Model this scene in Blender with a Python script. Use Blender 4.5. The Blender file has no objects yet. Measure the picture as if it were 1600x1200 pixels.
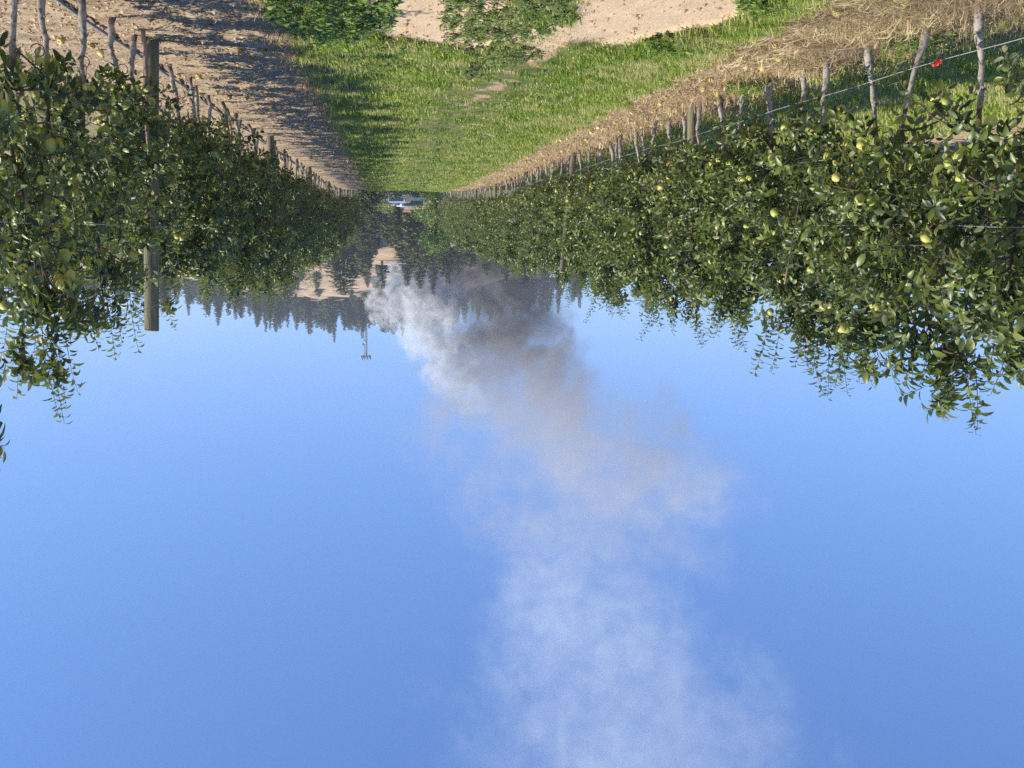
import bpy, math, random
import numpy as np
from mathutils import Vector

S = bpy.context.scene
COL = S.collection
rng = np.random.default_rng(7)
random.seed(7)
R = math.radians

# ------------------------------------------------------------------ camera, sky, sun, exposure
cam = bpy.data.cameras.new('camera'); camo = bpy.data.objects.new('camera', cam); COL.objects.link(camo)
YAW, PITCH = R(7.668), R(9.590)
fw = Vector((-math.sin(YAW) * math.cos(PITCH), math.cos(YAW) * math.cos(PITCH), math.sin(PITCH)))
q = fw.to_track_quat('-Z', 'Y')
from mathutils import Quaternion
camo.rotation_mode = 'QUATERNION'
camo.rotation_quaternion = Quaternion(fw, math.pi) @ q          # the phone was held upside down
camo.location = (0, 0, 1.5)
cam.sensor_width = 36; cam.lens = 36 * 1450 / 1600
cam.clip_start = 0.1; cam.clip_end = 5000
S.camera = camo

SUN_EL, SUN_AZ = R(48.5), R(101)                                   # azimuth clockwise from +Y
world = bpy.data.worlds.new('World'); S.world = world; world.use_nodes = True
wn = world.node_tree; bg = wn.nodes['Background']
sky = wn.nodes.new('ShaderNodeTexSky'); sky.sky_type = 'NISHITA'; sky.sun_disc = False
sky.sun_elevation = SUN_EL; sky.sun_rotation = SUN_AZ
sky.altitude = 400; sky.air_density = 1.0; sky.dust_density = 0.3; sky.ozone_density = 3.0
hs = wn.nodes.new('ShaderNodeHueSaturation'); hs.inputs['Saturation'].default_value = 1.12
tint = wn.nodes.new('ShaderNodeMix'); tint.data_type = 'RGBA'; tint.blend_type = 'MULTIPLY'; tint.inputs[0].default_value = 1; tint.inputs[7].default_value = (1.0, 0.89, 1.0, 1)
wn.links.new(sky.outputs[0], hs.inputs['Color']); wn.links.new(hs.outputs[0], tint.inputs[6]); gmm = wn.nodes.new('ShaderNodeGamma'); gmm.inputs[1].default_value = 0.72; wn.links.new(tint.outputs[2], gmm.inputs[0])
vm = wn.nodes.new('ShaderNodeVectorMath'); vm.operation = 'MULTIPLY'; vm.inputs[1].default_value = (0.82, 1.17, 1.62); wn.links.new(gmm.outputs[0], vm.inputs[0]); wn.links.new(vm.outputs[0], bg.inputs[0]); bg.inputs[1].default_value = 0.125

sl = bpy.data.lights.new('sun', 'SUN'); sl.energy = 5.0; sl.angle = R(0.53); sl.color = (1, 0.93, 0.82)
so = bpy.data.objects.new('sun', sl); COL.objects.link(so)
sd = Vector((math.sin(SUN_AZ) * math.cos(SUN_EL), math.cos(SUN_AZ) * math.cos(SUN_EL), math.sin(SUN_EL)))
so.rotation_euler = sd.to_track_quat('Z', 'Y').to_euler()
S.view_settings.view_transform = 'Standard'; S.view_settings.look = 'None'
S.view_settings.exposure = 0.52; S.view_settings.gamma = 1.0
S.cycles.volume_bounces = 2
S.cycles.volume_step_rate = 1.0
S.cycles.max_bounces = 8
S.cycles.use_denoising = False

# ------------------------------------------------------------------ helpers
def nodes(m):
    m.use_nodes = True
    nt = m.node_tree
    return nt, nt.nodes['Principled BSDF'], nt.nodes['Material Output']

def ramp(nt, fac, stops):
    r = nt.nodes.new('ShaderNodeValToRGB'); e = r.color_ramp.elements
    while len(e) < len(stops): e.new(0.5)
    for k, (p, c) in enumerate(stops):
        e[k].position = p; e[k].color = (c[0], c[1], c[2], 1) if len(c) == 3 else c
    if fac is not None: nt.links.new(fac, r.inputs[0])
    return r

def noise(nt, scale, detail=4, rough=0.55, vec=None, dist=0.0):
    n = nt.nodes.new('ShaderNodeTexNoise'); n.inputs['Scale'].default_value = scale
    n.inputs['Detail'].default_value = detail; n.inputs['Roughness'].default_value = rough
    n.inputs['Distortion'].default_value = dist
    if vec is not None: nt.links.new(vec, n.inputs['Vector'])
    return n

def math_(nt, op, a, b=None, c=None, clamp=False):
    n = nt.nodes.new('ShaderNodeMath'); n.operation = op; n.use_clamp = clamp
    for k, v in enumerate((a, b, c)):
        if v is None: continue
        if hasattr(v, 'is_output') or hasattr(v, 'links'): nt.links.new(v, n.inputs[k])
        else: n.inputs[k].default_value = v
    return n.outputs[0]

def mix(nt, fac, a, b, mode='MIX'):
    n = nt.nodes.new('ShaderNodeMix'); n.data_type = 'RGBA'; n.blend_type = mode
    for sock, v in ((n.inputs[0], fac), (n.inputs[6], a), (n.inputs[7], b)):
        if hasattr(v, 'links'): nt.links.new(v, sock)
        elif isinstance(v, (tuple, list)): sock.default_value = (*v[:3], 1)
        else: sock.default_value = v
    return n.outputs[2]

def texco(nt, which='Object'):
    return nt.nodes.new('ShaderNodeTexCoord').outputs[which]

def island(nt):
    return nt.nodes.new('ShaderNodeNewGeometry').outputs['Random Per Island']

def leafmat(name, top, under, rough=0.42, trans=0.3, spec=0.5):
    """top: list of ramp colours (varied per leaf); under: underside colour."""
    m = bpy.data.materials.new(name); nt, b, out = nodes(m)
    g = nt.nodes.new('ShaderNodeNewGeometry')
    n = len(top)
    r = ramp(nt, g.outputs['Random Per Island'], [((k + 0.5) / n, c) for k, c in enumerate(top)])
    c = mix(nt, g.outputs['Backfacing'], r.outputs[0], under)
    big = noise(nt, 2.2, 2, vec=texco(nt))
    br = ramp(nt, big.outputs[0], [(0.35, (0.70, 0.74, 0.7)), (0.65, (1.3, 1.25, 1.1))])
    c2 = mix(nt, 1.0, c, br.outputs[0], 'MULTIPLY')
    nt.links.new(c2, b.inputs['Base Color'])
    b.inputs['Roughness'].default_value = rough
    b.inputs['Specular IOR Level'].default_value = spec
    if trans > 0:
        t = nt.nodes.new('ShaderNodeBsdfTranslucent')
        tc = mix(nt, 1.0, c2, (1.5, 1.9, 0.7), 'MULTIPLY'); nt.links.new(tc, t.inputs[0])
        ms = nt.nodes.new('ShaderNodeMixShader'); ms.inputs[0].default_value = trans
        nt.links.new(b.outputs[0], ms.inputs[1]); nt.links.new(t.outputs[0], ms.inputs[2])
        nt.links.new(ms.outputs[0], out.inputs[0])
    return m

def simple(name, stops, scale=8, rough=0.8, bump=0.0, metallic=0.0, stretch=None, isl=False, spec=0.4):
    m = bpy.data.materials.new(name); nt, b, out = nodes(m)
    v = texco(nt)
    if stretch:
        mp = nt.nodes.new('ShaderNodeMapping'); mp.inputs['Scale'].default_value = stretch
        nt.links.new(v, mp.inputs[0]); v = mp.outputs[0]
    n = noise(nt, scale, 6, 0.6, v)
    f = island(nt) if isl else n.outputs[0]
    r = ramp(nt, f, stops); nt.links.new(r.outputs[0], b.inputs['Base Color'])
    b.inputs['Roughness'].default_value = rough; b.inputs['Metallic'].default_value = metallic
    b.inputs['Specular IOR Level'].default_value = spec
    if bump:
        bm_ = nt.nodes.new('ShaderNodeBump'); bm_.inputs['Strength'].default_value = bump
        bm_.inputs['Distance'].default_value = 0.02
        nt.links.new(n.outputs[0], bm_.inputs['Height']); nt.links.new(bm_.outputs[0], b.inputs['Normal'])
    return m

def mesh_np(name, V, T, mats, smooth=True, midx=None):
    """V (n,3), T (m,3) or (m,4) -> mesh"""
    V = np.asarray(V, np.float32); T = np.asarray(T, np.int32)
    me = bpy.data.meshes.new(name)
    k = T.shape[1]
    me.vertices.add(len(V)); me.vertices.foreach_set('co', V.ravel())
    me.loops.add(T.size); me.loops.foreach_set('vertex_index', T.ravel())
    me.polygons.add(len(T)); me.polygons.foreach_set('loop_start', np.arange(0, T.size, k, dtype=np.int32))
    for m in (mats if isinstance(mats, (list, tuple)) else [mats]): me.materials.append(m)
    me.update(calc_edges=True)
    me.polygons.foreach_set('use_smooth', np.full(len(T), smooth))
    if midx is not None: me.polygons.foreach_set('material_index', np.asarray(midx, np.int32))
    me.validate()
    return me

class MB:
    """collects triangles of tubes, boxes, lathes, leaves"""
    def __init__(s): s.V = []; s.T = []; s.n = 0
    def add(s, V, T):
        V = np.asarray(V, float).reshape(-1, 3); T = np.asarray(T, int)
        if T.shape[1] == 4: T = np.vstack([T[:, [0, 1, 2]], T[:, [0, 2, 3]]])
        s.V.append(V); s.T.append(T + s.n); s.n += len(V)
    def tube(s, P, rad, n=6, cap=True):
        P = np.asarray(P, float); k = len(P); rad = np.broadcast_to(rad, (k,))
        d = np.gradient(P, axis=0); d /= np.linalg.norm(d, axis=1)[:, None] + 1e-9
        ref = np.array([1.0, 0, 0]) if abs(d[0, 0]) < 0.8 else np.array([0, 1.0, 0])
        a = np.cross(d, ref); a /= np.linalg.norm(a, axis=1)[:, None] + 1e-9
        b = np.cross(d, a)
        th = np.linspace(0, 2 * np.pi, n, endpoint=False)
        ring = P[:, None] + rad[:, None, None] * (np.cos(th)[None, :, None] * a[:, None] + np.sin(th)[None, :, None] * b[:, None])
        V = ring.reshape(-1, 3); T = []
        for i in range(k - 1):
            for j in range(n):
                p, q_ = i * n + j, i * n + (j + 1) % n
                T += [(p, q_, q_ + n), (p, q_ + n, p + n)]
        if cap:
            for i, base in ((0, 0), (k - 1, (k - 1) * n)):
                V = np.vstack([V, P[i]]); c = len(V) - 1
                for j in range(n):
                    t = (base + j, base + (j + 1) % n, c)
                    T.append(t if i else t[::-1])
        s.add(V, T)
    def box(s, c, size, rot=0.0):
        x, y, z = np.array(size) / 2
        V = np.array([(i * x, j * y, k * z) for i in (-1, 1) for j in (-1, 1) for k in (-1, 1)], float)
        if rot:
            ca, sa = math.cos(rot), math.sin(rot)
            V[:, :2] = V[:, :2] @ np.array([[ca, sa], [-sa, ca]])
        s.add(V + np.array(c), [(0, 1, 3, 2), (4, 6, 7, 5), (0, 4, 5, 1), (2, 3, 7, 6), (0, 2, 6, 4), (1, 5, 7, 3)])
    def prism(s, pts, axis_w, x0=None):
        """profile pts (y,z) extruded along x from -w to w (triangle fan, convex)"""
        n = len(pts); V = [(-axis_w, y, z) for y, z in pts] + [(axis_w, y, z) for y, z in pts]
        T = []
        for i in range(n):
            j = (i + 1) % n; T += [(i, j, n + j), (i, n + j, n + i)]
        for i in range(1, n - 1): T += [(0, i + 1, i), (n, n + i, n + i + 1)]
        s.add(V, T)
    def lathe(s, prof, n=16, c=(0, 0, 0), tilt=None):
        V = []; T = []
        th = np.linspace(0, 2 * np.pi, n, endpoint=False)
        for r, z in prof: V += [(r * math.cos(t), r * math.sin(t), z) for t in th]
        for i in range(len(prof) - 1):
            for j in range(n):
                p, q_ = i * n + j, i * n + (j + 1) % n
                T += [(p, q_, q_ + n), (p, q_ + n, p + n)]
        V = np.array(V)
        if tilt is not None: V = V @ np.array(tilt).T
        s.add(V + np.array(c), T)
    def mesh(s, name, mats, smooth=True):
        if not s.V: return None
        return mesh_np(name, np.vstack(s.V), np.vstack(s.T), mats, smooth)
    def build(s, name, mats, parent=None, smooth=True):
        me = s.mesh(name, mats, smooth); return obj(name, me, parent)

def obj(name, me, parent=None):
    o = bpy.data.objects.new(name, me); COL.objects.link(o)
    if parent is not None: o.parent = parent
    return o

def tag(o, label=None, cat=None, group=None, kind=None):
    if label: o['label'] = label
    if cat: o['category'] = cat
    if group: o['group'] = group
    if kind: o['kind'] = kind
    return o

def empty(name, loc=(0, 0, 0), rz=0.0):
    o = bpy.data.objects.new(name, None); COL.objects.link(o); o.location = loc
    o.rotation_euler = (0, 0, rz); o.empty_display_size = 0.1
    return o

def unit(a): return a / (np.linalg.norm(a, axis=-1, keepdims=True) + 1e-9)

# leaf template: folded along the midrib, curled backwards, 12 triangles
def leaf_template():
    t = np.array([0, .2, .5, .78, 1.0]); w = np.array([0, .36, .5, .33, 0])
    V = [(tt, 0, 0) for tt in t]
    for sgn in (1, -1): V += [(t[i], sgn * w[i], 1.0) for i in (1, 2, 3)]   # z=1 marks the blade edge (fold height)
    T = []
    for o_, flip in ((5, 0), (8, 1)):
        l1, l2, l3 = o_, o_ + 1, o_ + 2
        f = [(0, 1, l1), (1, 2, l2), (1, l2, l1), (2, 3, l3), (2, l3, l2), (3, 4, l3)]
        T += [x[::-1] if flip else x for x in f]
    return np.array(V, float), np.array(T)
LV, LT = leaf_template()

def leaves(P, D, Nn, L, W, fold=0.25, curl=0.35):
    """vectorised leaves: base P, direction D, upper-face normal Nn, length L, width W"""
    P = np.asarray(P); n = len(P)
    D = unit(np.asarray(D, float)); Nn = np.asarray(Nn, float)
    Nn = unit(Nn - (Nn * D).sum(1)[:, None] * D); B = np.cross(Nn, D)
    fold = np.broadcast_to(fold, (n,)); curl = np.broadcast_to(curl, (n,))
    u = LV[None, :, 0] * L[:, None]
    v = LV[None, :, 1] * W[:, None]
    w = LV[None, :, 2] * fold[:, None] * np.abs(v) - curl[:, None] * LV[None, :, 0] ** 2 * L[:, None]
    V = P[:, None] + u[..., None] * D[:, None] + v[..., None] * B[:, None] + w[..., None] * Nn[:, None]
    T = LT[None] + (np.arange(n) * len(LV))[:, None, None]
    return V.reshape(-1, 3), T.reshape(-1, 3)

# ------------------------------------------------------------------ terrain
RX = np.array([-700, -200, -130, -108, -80, -56, -22, -7, 10, 40, 66, 110, 160, 300, 700.])
RZ = np.array([3, 5, 8, 10, 13, 18, 26, 28, 29, 28, 22, 12, 8, 6, 4.])
def fall(y):
    y = np.asarray(y, float)
    a = np.where(y < 28, 0, -0.00089 * (np.clip(y, 28, 60) - 28) ** 2)
    t = np.clip((y - 60) / 28, 0, 1)
    return a + np.where(y > 60, -1.15 * (t * (2 - t)), 0)
def terrain(x, y):
    x = np.asarray(x, float); y = np.asarray(y, float)
    z = fall(y)
    ridge = np.interp(x + 6 * np.sin(y / 40), RX, RZ)
    t = np.clip((y - 100) / 225, 0, 1)
    prof = t ** 1.12
    back = np.clip((y - 335) / 300, 0, 1)
    z = z + ridge * prof * (1 - 0.8 * back ** 1.0)
    k = np.clip((y - 110) / 60, 0, 1)
    z = z + k * (0.9 * np.sin(x / 11 + y / 23) + 0.7 * np.sin(x / 6.3 - y / 14 + 1) + 0.35 * np.sin(x / 2.9 + y / 5.1))
    return z
def sstep(a, b, x): t = np.clip((x - a) / (b - a), 0, 1); return t * t * (3 - 2 * t)

def wob(x, y):   # cheap smooth noise, about -1..1
    return (np.sin(x * 3.1 + 1.3 * np.sin(y * 2.3)) + np.sin(y * 4.2 + 1.7 * np.sin(x * 2.9 + 1)) + np.sin((x + y) * 6.7 + 2)) / 3
GL, GR = 0.64, -2.88                                             # edges of the mown lane
def sand_mask(x, y):
    w = 0.10 * wob(x * 1.3, y * 1.3) + 0.07 * wob(x * 4.7 + 1, y * 4.1) + 0.03 * wob(x * 11, y * 9)
    # two wheel-worn bare hollows near the camera, a leafy clump between them, a worn finger running off between
    a = 1 - sstep(0.85, 1.08, np.hypot((x + 0.30) / 0.62, (y - 6.75) / 1.35) + w)
    a2 = 1 - sstep(0.85, 1.08, np.hypot((x + 0.78) / 0.5, (y - 7.65) / 0.62) + w)
    b = 1 - sstep(0.85, 1.08, np.hypot((x + 1.98) / 0.66, (y - 6.4 - 0.12 * (x + 2)) / 1.62) + w)
    c = 1 - sstep(0.8, 1.1, np.hypot((x + 1.34) / 0.2, (y - 8.1) / 0.95) + w)
    return np.clip(np.maximum.reduce([a, a2, b, 0.55 * c]), 0, 1)

def ground_z(x, y):
    z = terrain(x, y)
    near = np.clip((24 - y) / 10, 0, 1)
    z = z + near * 0.012 * wob(x * 2, y * 2) - 0.05 * sand_mask(x, y)
    dirt = np.where(x > GL, 1.0, 0.0) * near
    return z + dirt * 0.008 * np.sin(x * 17 + 3 * np.sin(y * 9)) * np.sin(y * 13 + x * 4)

def spaced(a, b, step, far, g=1.12):
    mid = list(np.arange(a, b, step)); s = step; p = mid[-1]
    while p < far[1]: s = min(s * g, 25); p += s; mid.append(p)
    s = step; p = mid[0]; low = []
    while p > far[0]: s = min(s * g, 25); p -= s; low.append(p)
    return np.array(low[::-1] + mid)
HY = 105.0
def grid(xs, ys, fz):
    X, Y = np.meshgrid(xs, ys); Z = fz(X, Y)
    V = np.stack([X, Y, Z], -1).reshape(-1, 3); nx = len(xs)
    i = np.arange(len(ys) - 1)[:, None] * nx + np.arange(nx - 1)[None]
    T = np.stack([i, i + 1, i + 1 + nx, i + nx], -1).reshape(-1, 4)
    return V, T, X, Y

# ground material: masks held as vertex attributes of the soil itself
gm = bpy.data.materials.new('orchard_floor'); nt, b, out = nodes(gm)
v = texco(nt)
n1 = noise(nt, 5, 8, 0.65, v); n2 = noise(nt, 38, 6, 0.7, v); n3 = noise(nt, 0.9, 4, 0.5, v)
soil = ramp(nt, n1.outputs[0], [(0.3, (0.20, 0.145, 0.092)), (0.5, (0.345, 0.26, 0.17)), (0.68, (0.49, 0.385, 0.26))]).outputs[0]
sandc = ramp(nt, n1.outputs[0], [(0.3, (0.47, 0.35, 0.22)), (0.7, (0.60, 0.46, 0.30))]).outputs[0]
under = ramp(nt, n1.outputs[0], [(0.35, (0.06, 0.09, 0.025)), (0.65, (0.17, 0.17, 0.06))]).outputs[0]
straw = ramp(nt, n2.outputs[0], [(0.35, (0.20, 0.13, 0.08)), (0.5, (0.36, 0.25, 0.16)), (0.68, (0.52, 0.39, 0.26))]).outputs[0]
at = nt.nodes.new('ShaderNodeAttribute'); at.attribute_name = 'zones'
sp = nt.nodes.new('ShaderNodeSeparateColor'); nt.links.new(at.outputs['Color'], sp.inputs[0])
def thr(sock, k=0.5):
    a_ = math_(nt, 'ADD', sock, math_(nt, 'MULTIPLY', math_(nt, 'SUBTRACT', n1.outputs[0], 0.5), k))
    m_ = nt.nodes.new('ShaderNodeMapRange'); m_.interpolation_type = 'SMOOTHSTEP'
    m_.inputs[1].default_value = 0.38; m_.inputs[2].default_value = 0.62; nt.links.new(a_, m_.inputs[0])
    return m_.outputs[0]
c = mix(nt, thr(sp.outputs[2], 0.9), soil, straw)
c = mix(nt, thr(sp.outputs[0]), c, under)
c = mix(nt, thr(sp.outputs[1], 0.25), c, sandc)
fine = ramp(nt, n2.outputs[0], [(0.3, (0.78, 0.78, 0.78)), (0.65, (1.12, 1.12, 1.12))]).outputs[0]
c = mix(nt, 0.8, c, fine, 'MULTIPLY')
nt.links.new(c, b.inputs['Base Color']); b.inputs['Roughness'].default_value = 0.95
b.inputs['Specular IOR Level'].default_value = 0.15
bp = nt.nodes.new('ShaderNodeBump'); bp.inputs['Strength'].default_value = 0.9; bp.inputs['Distance'].default_value = 0.03
hh = math_(nt, 'ADD', n1.outputs[0], math_(nt, 'MULTIPLY', n2.outputs[0], 0.45))
nt.links.new(hh, bp.inputs['Height']); nt.links.new(bp.outputs[0], b.inputs['Normal'])

xs = spaced(-6, 4.5, 0.06, (-700, 700)); ys = spaced(4.5, 15, 0.06, (-60, HY)); ys = ys[ys < HY - 0.5]; ys = np.append(ys, HY)
V, T, X, Y = grid(xs, ys, ground_z)
me = mesh_np('ground', V, T, gm)
def lane(x, a, b_, s=0.06): return sstep(a - s, a + s, x) * (1 - sstep(b_ - s, b_ + s, x))
jit = 0.07 * wob(X * 1.7, Y * 1.3)
Gm = lane(X + jit, GR, GL) + lane(X + jit, -8.75, -4.75) + lane(X + jit, 3.9, 6.4) * 0.5 + lane(X, -60, -10.6) + lane(X, 8.8, 60)
Sm = sand_mask(X, Y)
trk = -1.45 + 0.5 * sstep(8, 14, Y); worn = np.exp(-((X - trk) / 0.22) ** 2) * (1 - sstep(10, 16, Y)) * (Y > 7) + 0.55 * np.exp(-((X + 0.9) / 0.7) ** 2) * (Y > 9) * (0.5 + 0.5 * wob(X * 1.4, Y * 0.9))
Tm = 0.8 * worn + lane(X + jit, -4.8, GR + 0.04) * 0.9 + lane(X, -10.7, -8.7) * 0.8 + lane(X + jit, GL - 0.04, GL + 0.3) * 0.7
Gm = np.where(Y > 60, 0.9, np.clip(Gm - 0.55 * worn * (0.75 + 0.6 * wob(X * 3.3, Y * 2.7)), 0, 1))
ca = me.color_attributes.new('zones', 'FLOAT_COLOR', 'POINT')
ca.data.foreach_set('color', np.stack([Gm * (1 - Sm), Sm, Tm * 0.9, np.ones_like(Sm)], -1).astype(np.float32).ravel())
tag(obj('ground', me), kind='structure')

hm = bpy.data.materials.new('dry_hillside'); nt, b, out = nodes(hm)
v = texco(nt); n1 = noise(nt, 0.12, 8, 0.65, v, 0.6); n2 = noise(nt, 1.4, 5, 0.6, v)
r1 = ramp(nt, n1.outputs[0], [(0.34, (0.10, 0.095, 0.045)), (0.43, (0.28, 0.20, 0.11)), (0.56, (0.46, 0.32, 0.19)), (0.72, (0.32, 0.22, 0.13))])
r2 = ramp(nt, n2.outputs[0], [(0.35, (0.6, 0.6, 0.6)), (0.6, (1.1, 1.1, 1.1))])
nt.links.new(mix(nt, 0.8, r1.outputs[0], r2.outputs[0], 'MULTIPLY'), b.inputs['Base Color']); b.inputs['Roughness'].default_value = 1
xs = spaced(-100, 140, 2.0, (-700, 700)); ys = np.append(np.arange(HY, 420, 2.0), np.arange(440, 1000, 25))
V, T, X, Y = grid(xs, ys, terrain)
tag(obj('hill', mesh_np('hill', V, T, hm)), kind='structure')

# ------------------------------------------------------------------ materials of the orchard
M_leaf = leafmat('apple_leaf', [(0.026, 0.046, 0.008), (0.055, 0.085, 0.013), (0.09, 0.125, 0.022), (0.17, 0.20, 0.045)], (0.23, 0.25, 0.13), 0.40, 0.17, 0.45)
M_weed = leafmat('broadleaf_weed', [(0.08, 0.14, 0.025), (0.14, 0.22, 0.04), (0.22, 0.29, 0.06)], (0.2, 0.25, 0.09), 0.5, 0.3)
M_clump = leafmat('sprawling_weed', [(0.08, 0.125, 0.03), (0.14, 0.19, 0.045), (0.23, 0.27, 0.08)], (0.2, 0.24, 0.12), 0.5, 0.3)
M_bark = simple('apple_bark', [(0.3, (0.05, 0.035, 0.028)), (0.7, (0.15, 0.11, 0.085))], 30, 0.85, 0.5)
M_post = simple('weathered_post', [(0.3, (0.11, 0.10, 0.06)), (0.5, (0.20, 0.185, 0.11)), (0.7, (0.29, 0.265, 0.17))], 6, 0.9, 0.6, stretch=(6, 6, 0.5))
M_endgrain = simple('post_end_grain', [(0.3, (0.22, 0.19, 0.13)), (0.7, (0.38, 0.33, 0.23))], 30, 0.9)
M_wire = simple('galvanised_wire', [(0.3, (0.34, 0.35, 0.34)), (0.7, (0.5, 0.5, 0.49))], 30, 0.4, metallic=0.3)
M_pipe = simple('grey_polythene', [(0.3, (0.16, 0.16, 0.17)), (0.7, (0.27, 0.27, 0.28))], 12, 0.5)
M_black = simple('black_plastic', [(0.3, (0.012, 0.012, 0.014)), (0.7, (0.03, 0.03, 0.032))], 12, 0.5)
M_stake = simple('pinkish_cane', [(0.3, (0.22, 0.15, 0.12)), (0.7, (0.36, 0.27, 0.21))], 10, 0.8)
M_maroon = simple('maroon_stake', [(0.3, (0.14, 0.035, 0.05)), (0.7, (0.22, 0.07, 0.08))], 10, 0.7)
M_red = simple('red_tape', [(0.3, (0.75, 0.05, 0.04)), (0.7, (0.9, 0.10, 0.07))], 10, 0.4)

# trunk: whitewash over bark below 0.7 m, scuffed
M_trunk = bpy.data.materials.new('whitewashed_trunk'); nt, b, out = nodes(M_trunk)
v = texco(nt); n1 = noise(nt, 22, 6, 0.65, v); n2 = noise(nt, 5, 3, 0.5, v)
sx = nt.nodes.new('ShaderNodeSeparateXYZ'); nt.links.new(v, sx.inputs[0])
edge = math_(nt, 'ADD', sx.outputs[2], math_(nt, 'MULTIPLY', math_(nt, 'SUBTRACT', n2.outputs[0], 0.5), 0.35))
mr = nt.nodes.new('ShaderNodeMapRange'); nt.links.new(edge, mr.inputs[0])
mr.inputs[1].default_value = 0.52; mr.inputs[2].default_value = 0.66; mr.inputs[3].default_value = 1; mr.inputs[4].default_value = 0
lo = nt.nodes.new('ShaderNodeMapRange'); nt.links.new(edge, lo.inputs[0]); lo.inputs[1].default_value = 0.02; lo.inputs[2].default_value = 0.1
scuff = ramp(nt, n1.outputs[0], [(0.40, (0, 0, 0)), (0.52, (1, 1, 1))]).outputs[0]
f = math_(nt, 'MULTIPLY', math_(nt, 'MULTIPLY', mr.outputs[0], lo.outputs[0]), math_(nt, 'ADD', math_(nt, 'MULTIPLY', scuff, 0.65), 0.25))
bark = ramp(nt, n1.outputs[0], [(0.3, (0.05, 0.035, 0.028)), (0.7, (0.17, 0.12, 0.09))]).outputs[0]
nt.links.new(mix(nt, f, bark, (0.41, 0.37, 0.31)), b.inputs['Base Color']); b.inputs['Roughness'].default_value = 0.85
bp = nt.nodes.new('ShaderNodeBump'); bp.inputs['Strength'].default_value = 0.6; bp.inputs['Distance'].default_value = 0.01
nt.links.new(n1.outputs[0], bp.inputs['Height']); nt.links.new(bp.outputs[0], b.inputs['Normal'])

M_apple = bpy.data.materials.new('golden_apple'); nt, b, out = nodes(M_apple)
oi = nt.nodes.new('ShaderNodeObjectInfo')
ar = ramp(nt, oi.outputs['Random'], [(0.0, (0.36, 0.42, 0.09)), (0.5, (0.50, 0.52, 0.14)), (1.0, (0.62, 0.56, 0.18))])
n1 = noise(nt, 40, 4, 0.6, texco(nt)); ab = ramp(nt, n1.outputs[0], [(0.35, (0.85, 0.88, 0.8)), (0.65, (1.1, 1.05, 1.0))])
nt.links.new(mix(nt, 1.0, ar.outputs[0], ab.outputs[0], 'MULTIPLY'), b.inputs['Base Color'])
b.inputs['Roughness'].default_value = 0.38; b.inputs['Subsurface Weight'].default_value = 0.0

def apple_mesh(name, r=0.037, stem=True):
    mb = MB()
    prof = [(0.001, 0.62), (0.18, 0.72), (0.42, 0.86), (0.72, 0.78), (0.95, 0.42), (1.0, 0.05), (0.93, -0.35), (0.72, -0.7), (0.45, -0.88), (0.2, -0.86), (0.001, -0.78)]
    mb.lathe([(p * r, z * r) for p, z in prof[::-1]], 14)
    if stem: mb.tube([(0, 0, 0.6 * r), (0.05 * r, 0, 1.1 * r), (0.2 * r, 0.1 * r, 1.5 * r)], 0.045 * r, 4)
    return mb.mesh(name, M_apple)
A_me = apple_mesh('apple')

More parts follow.
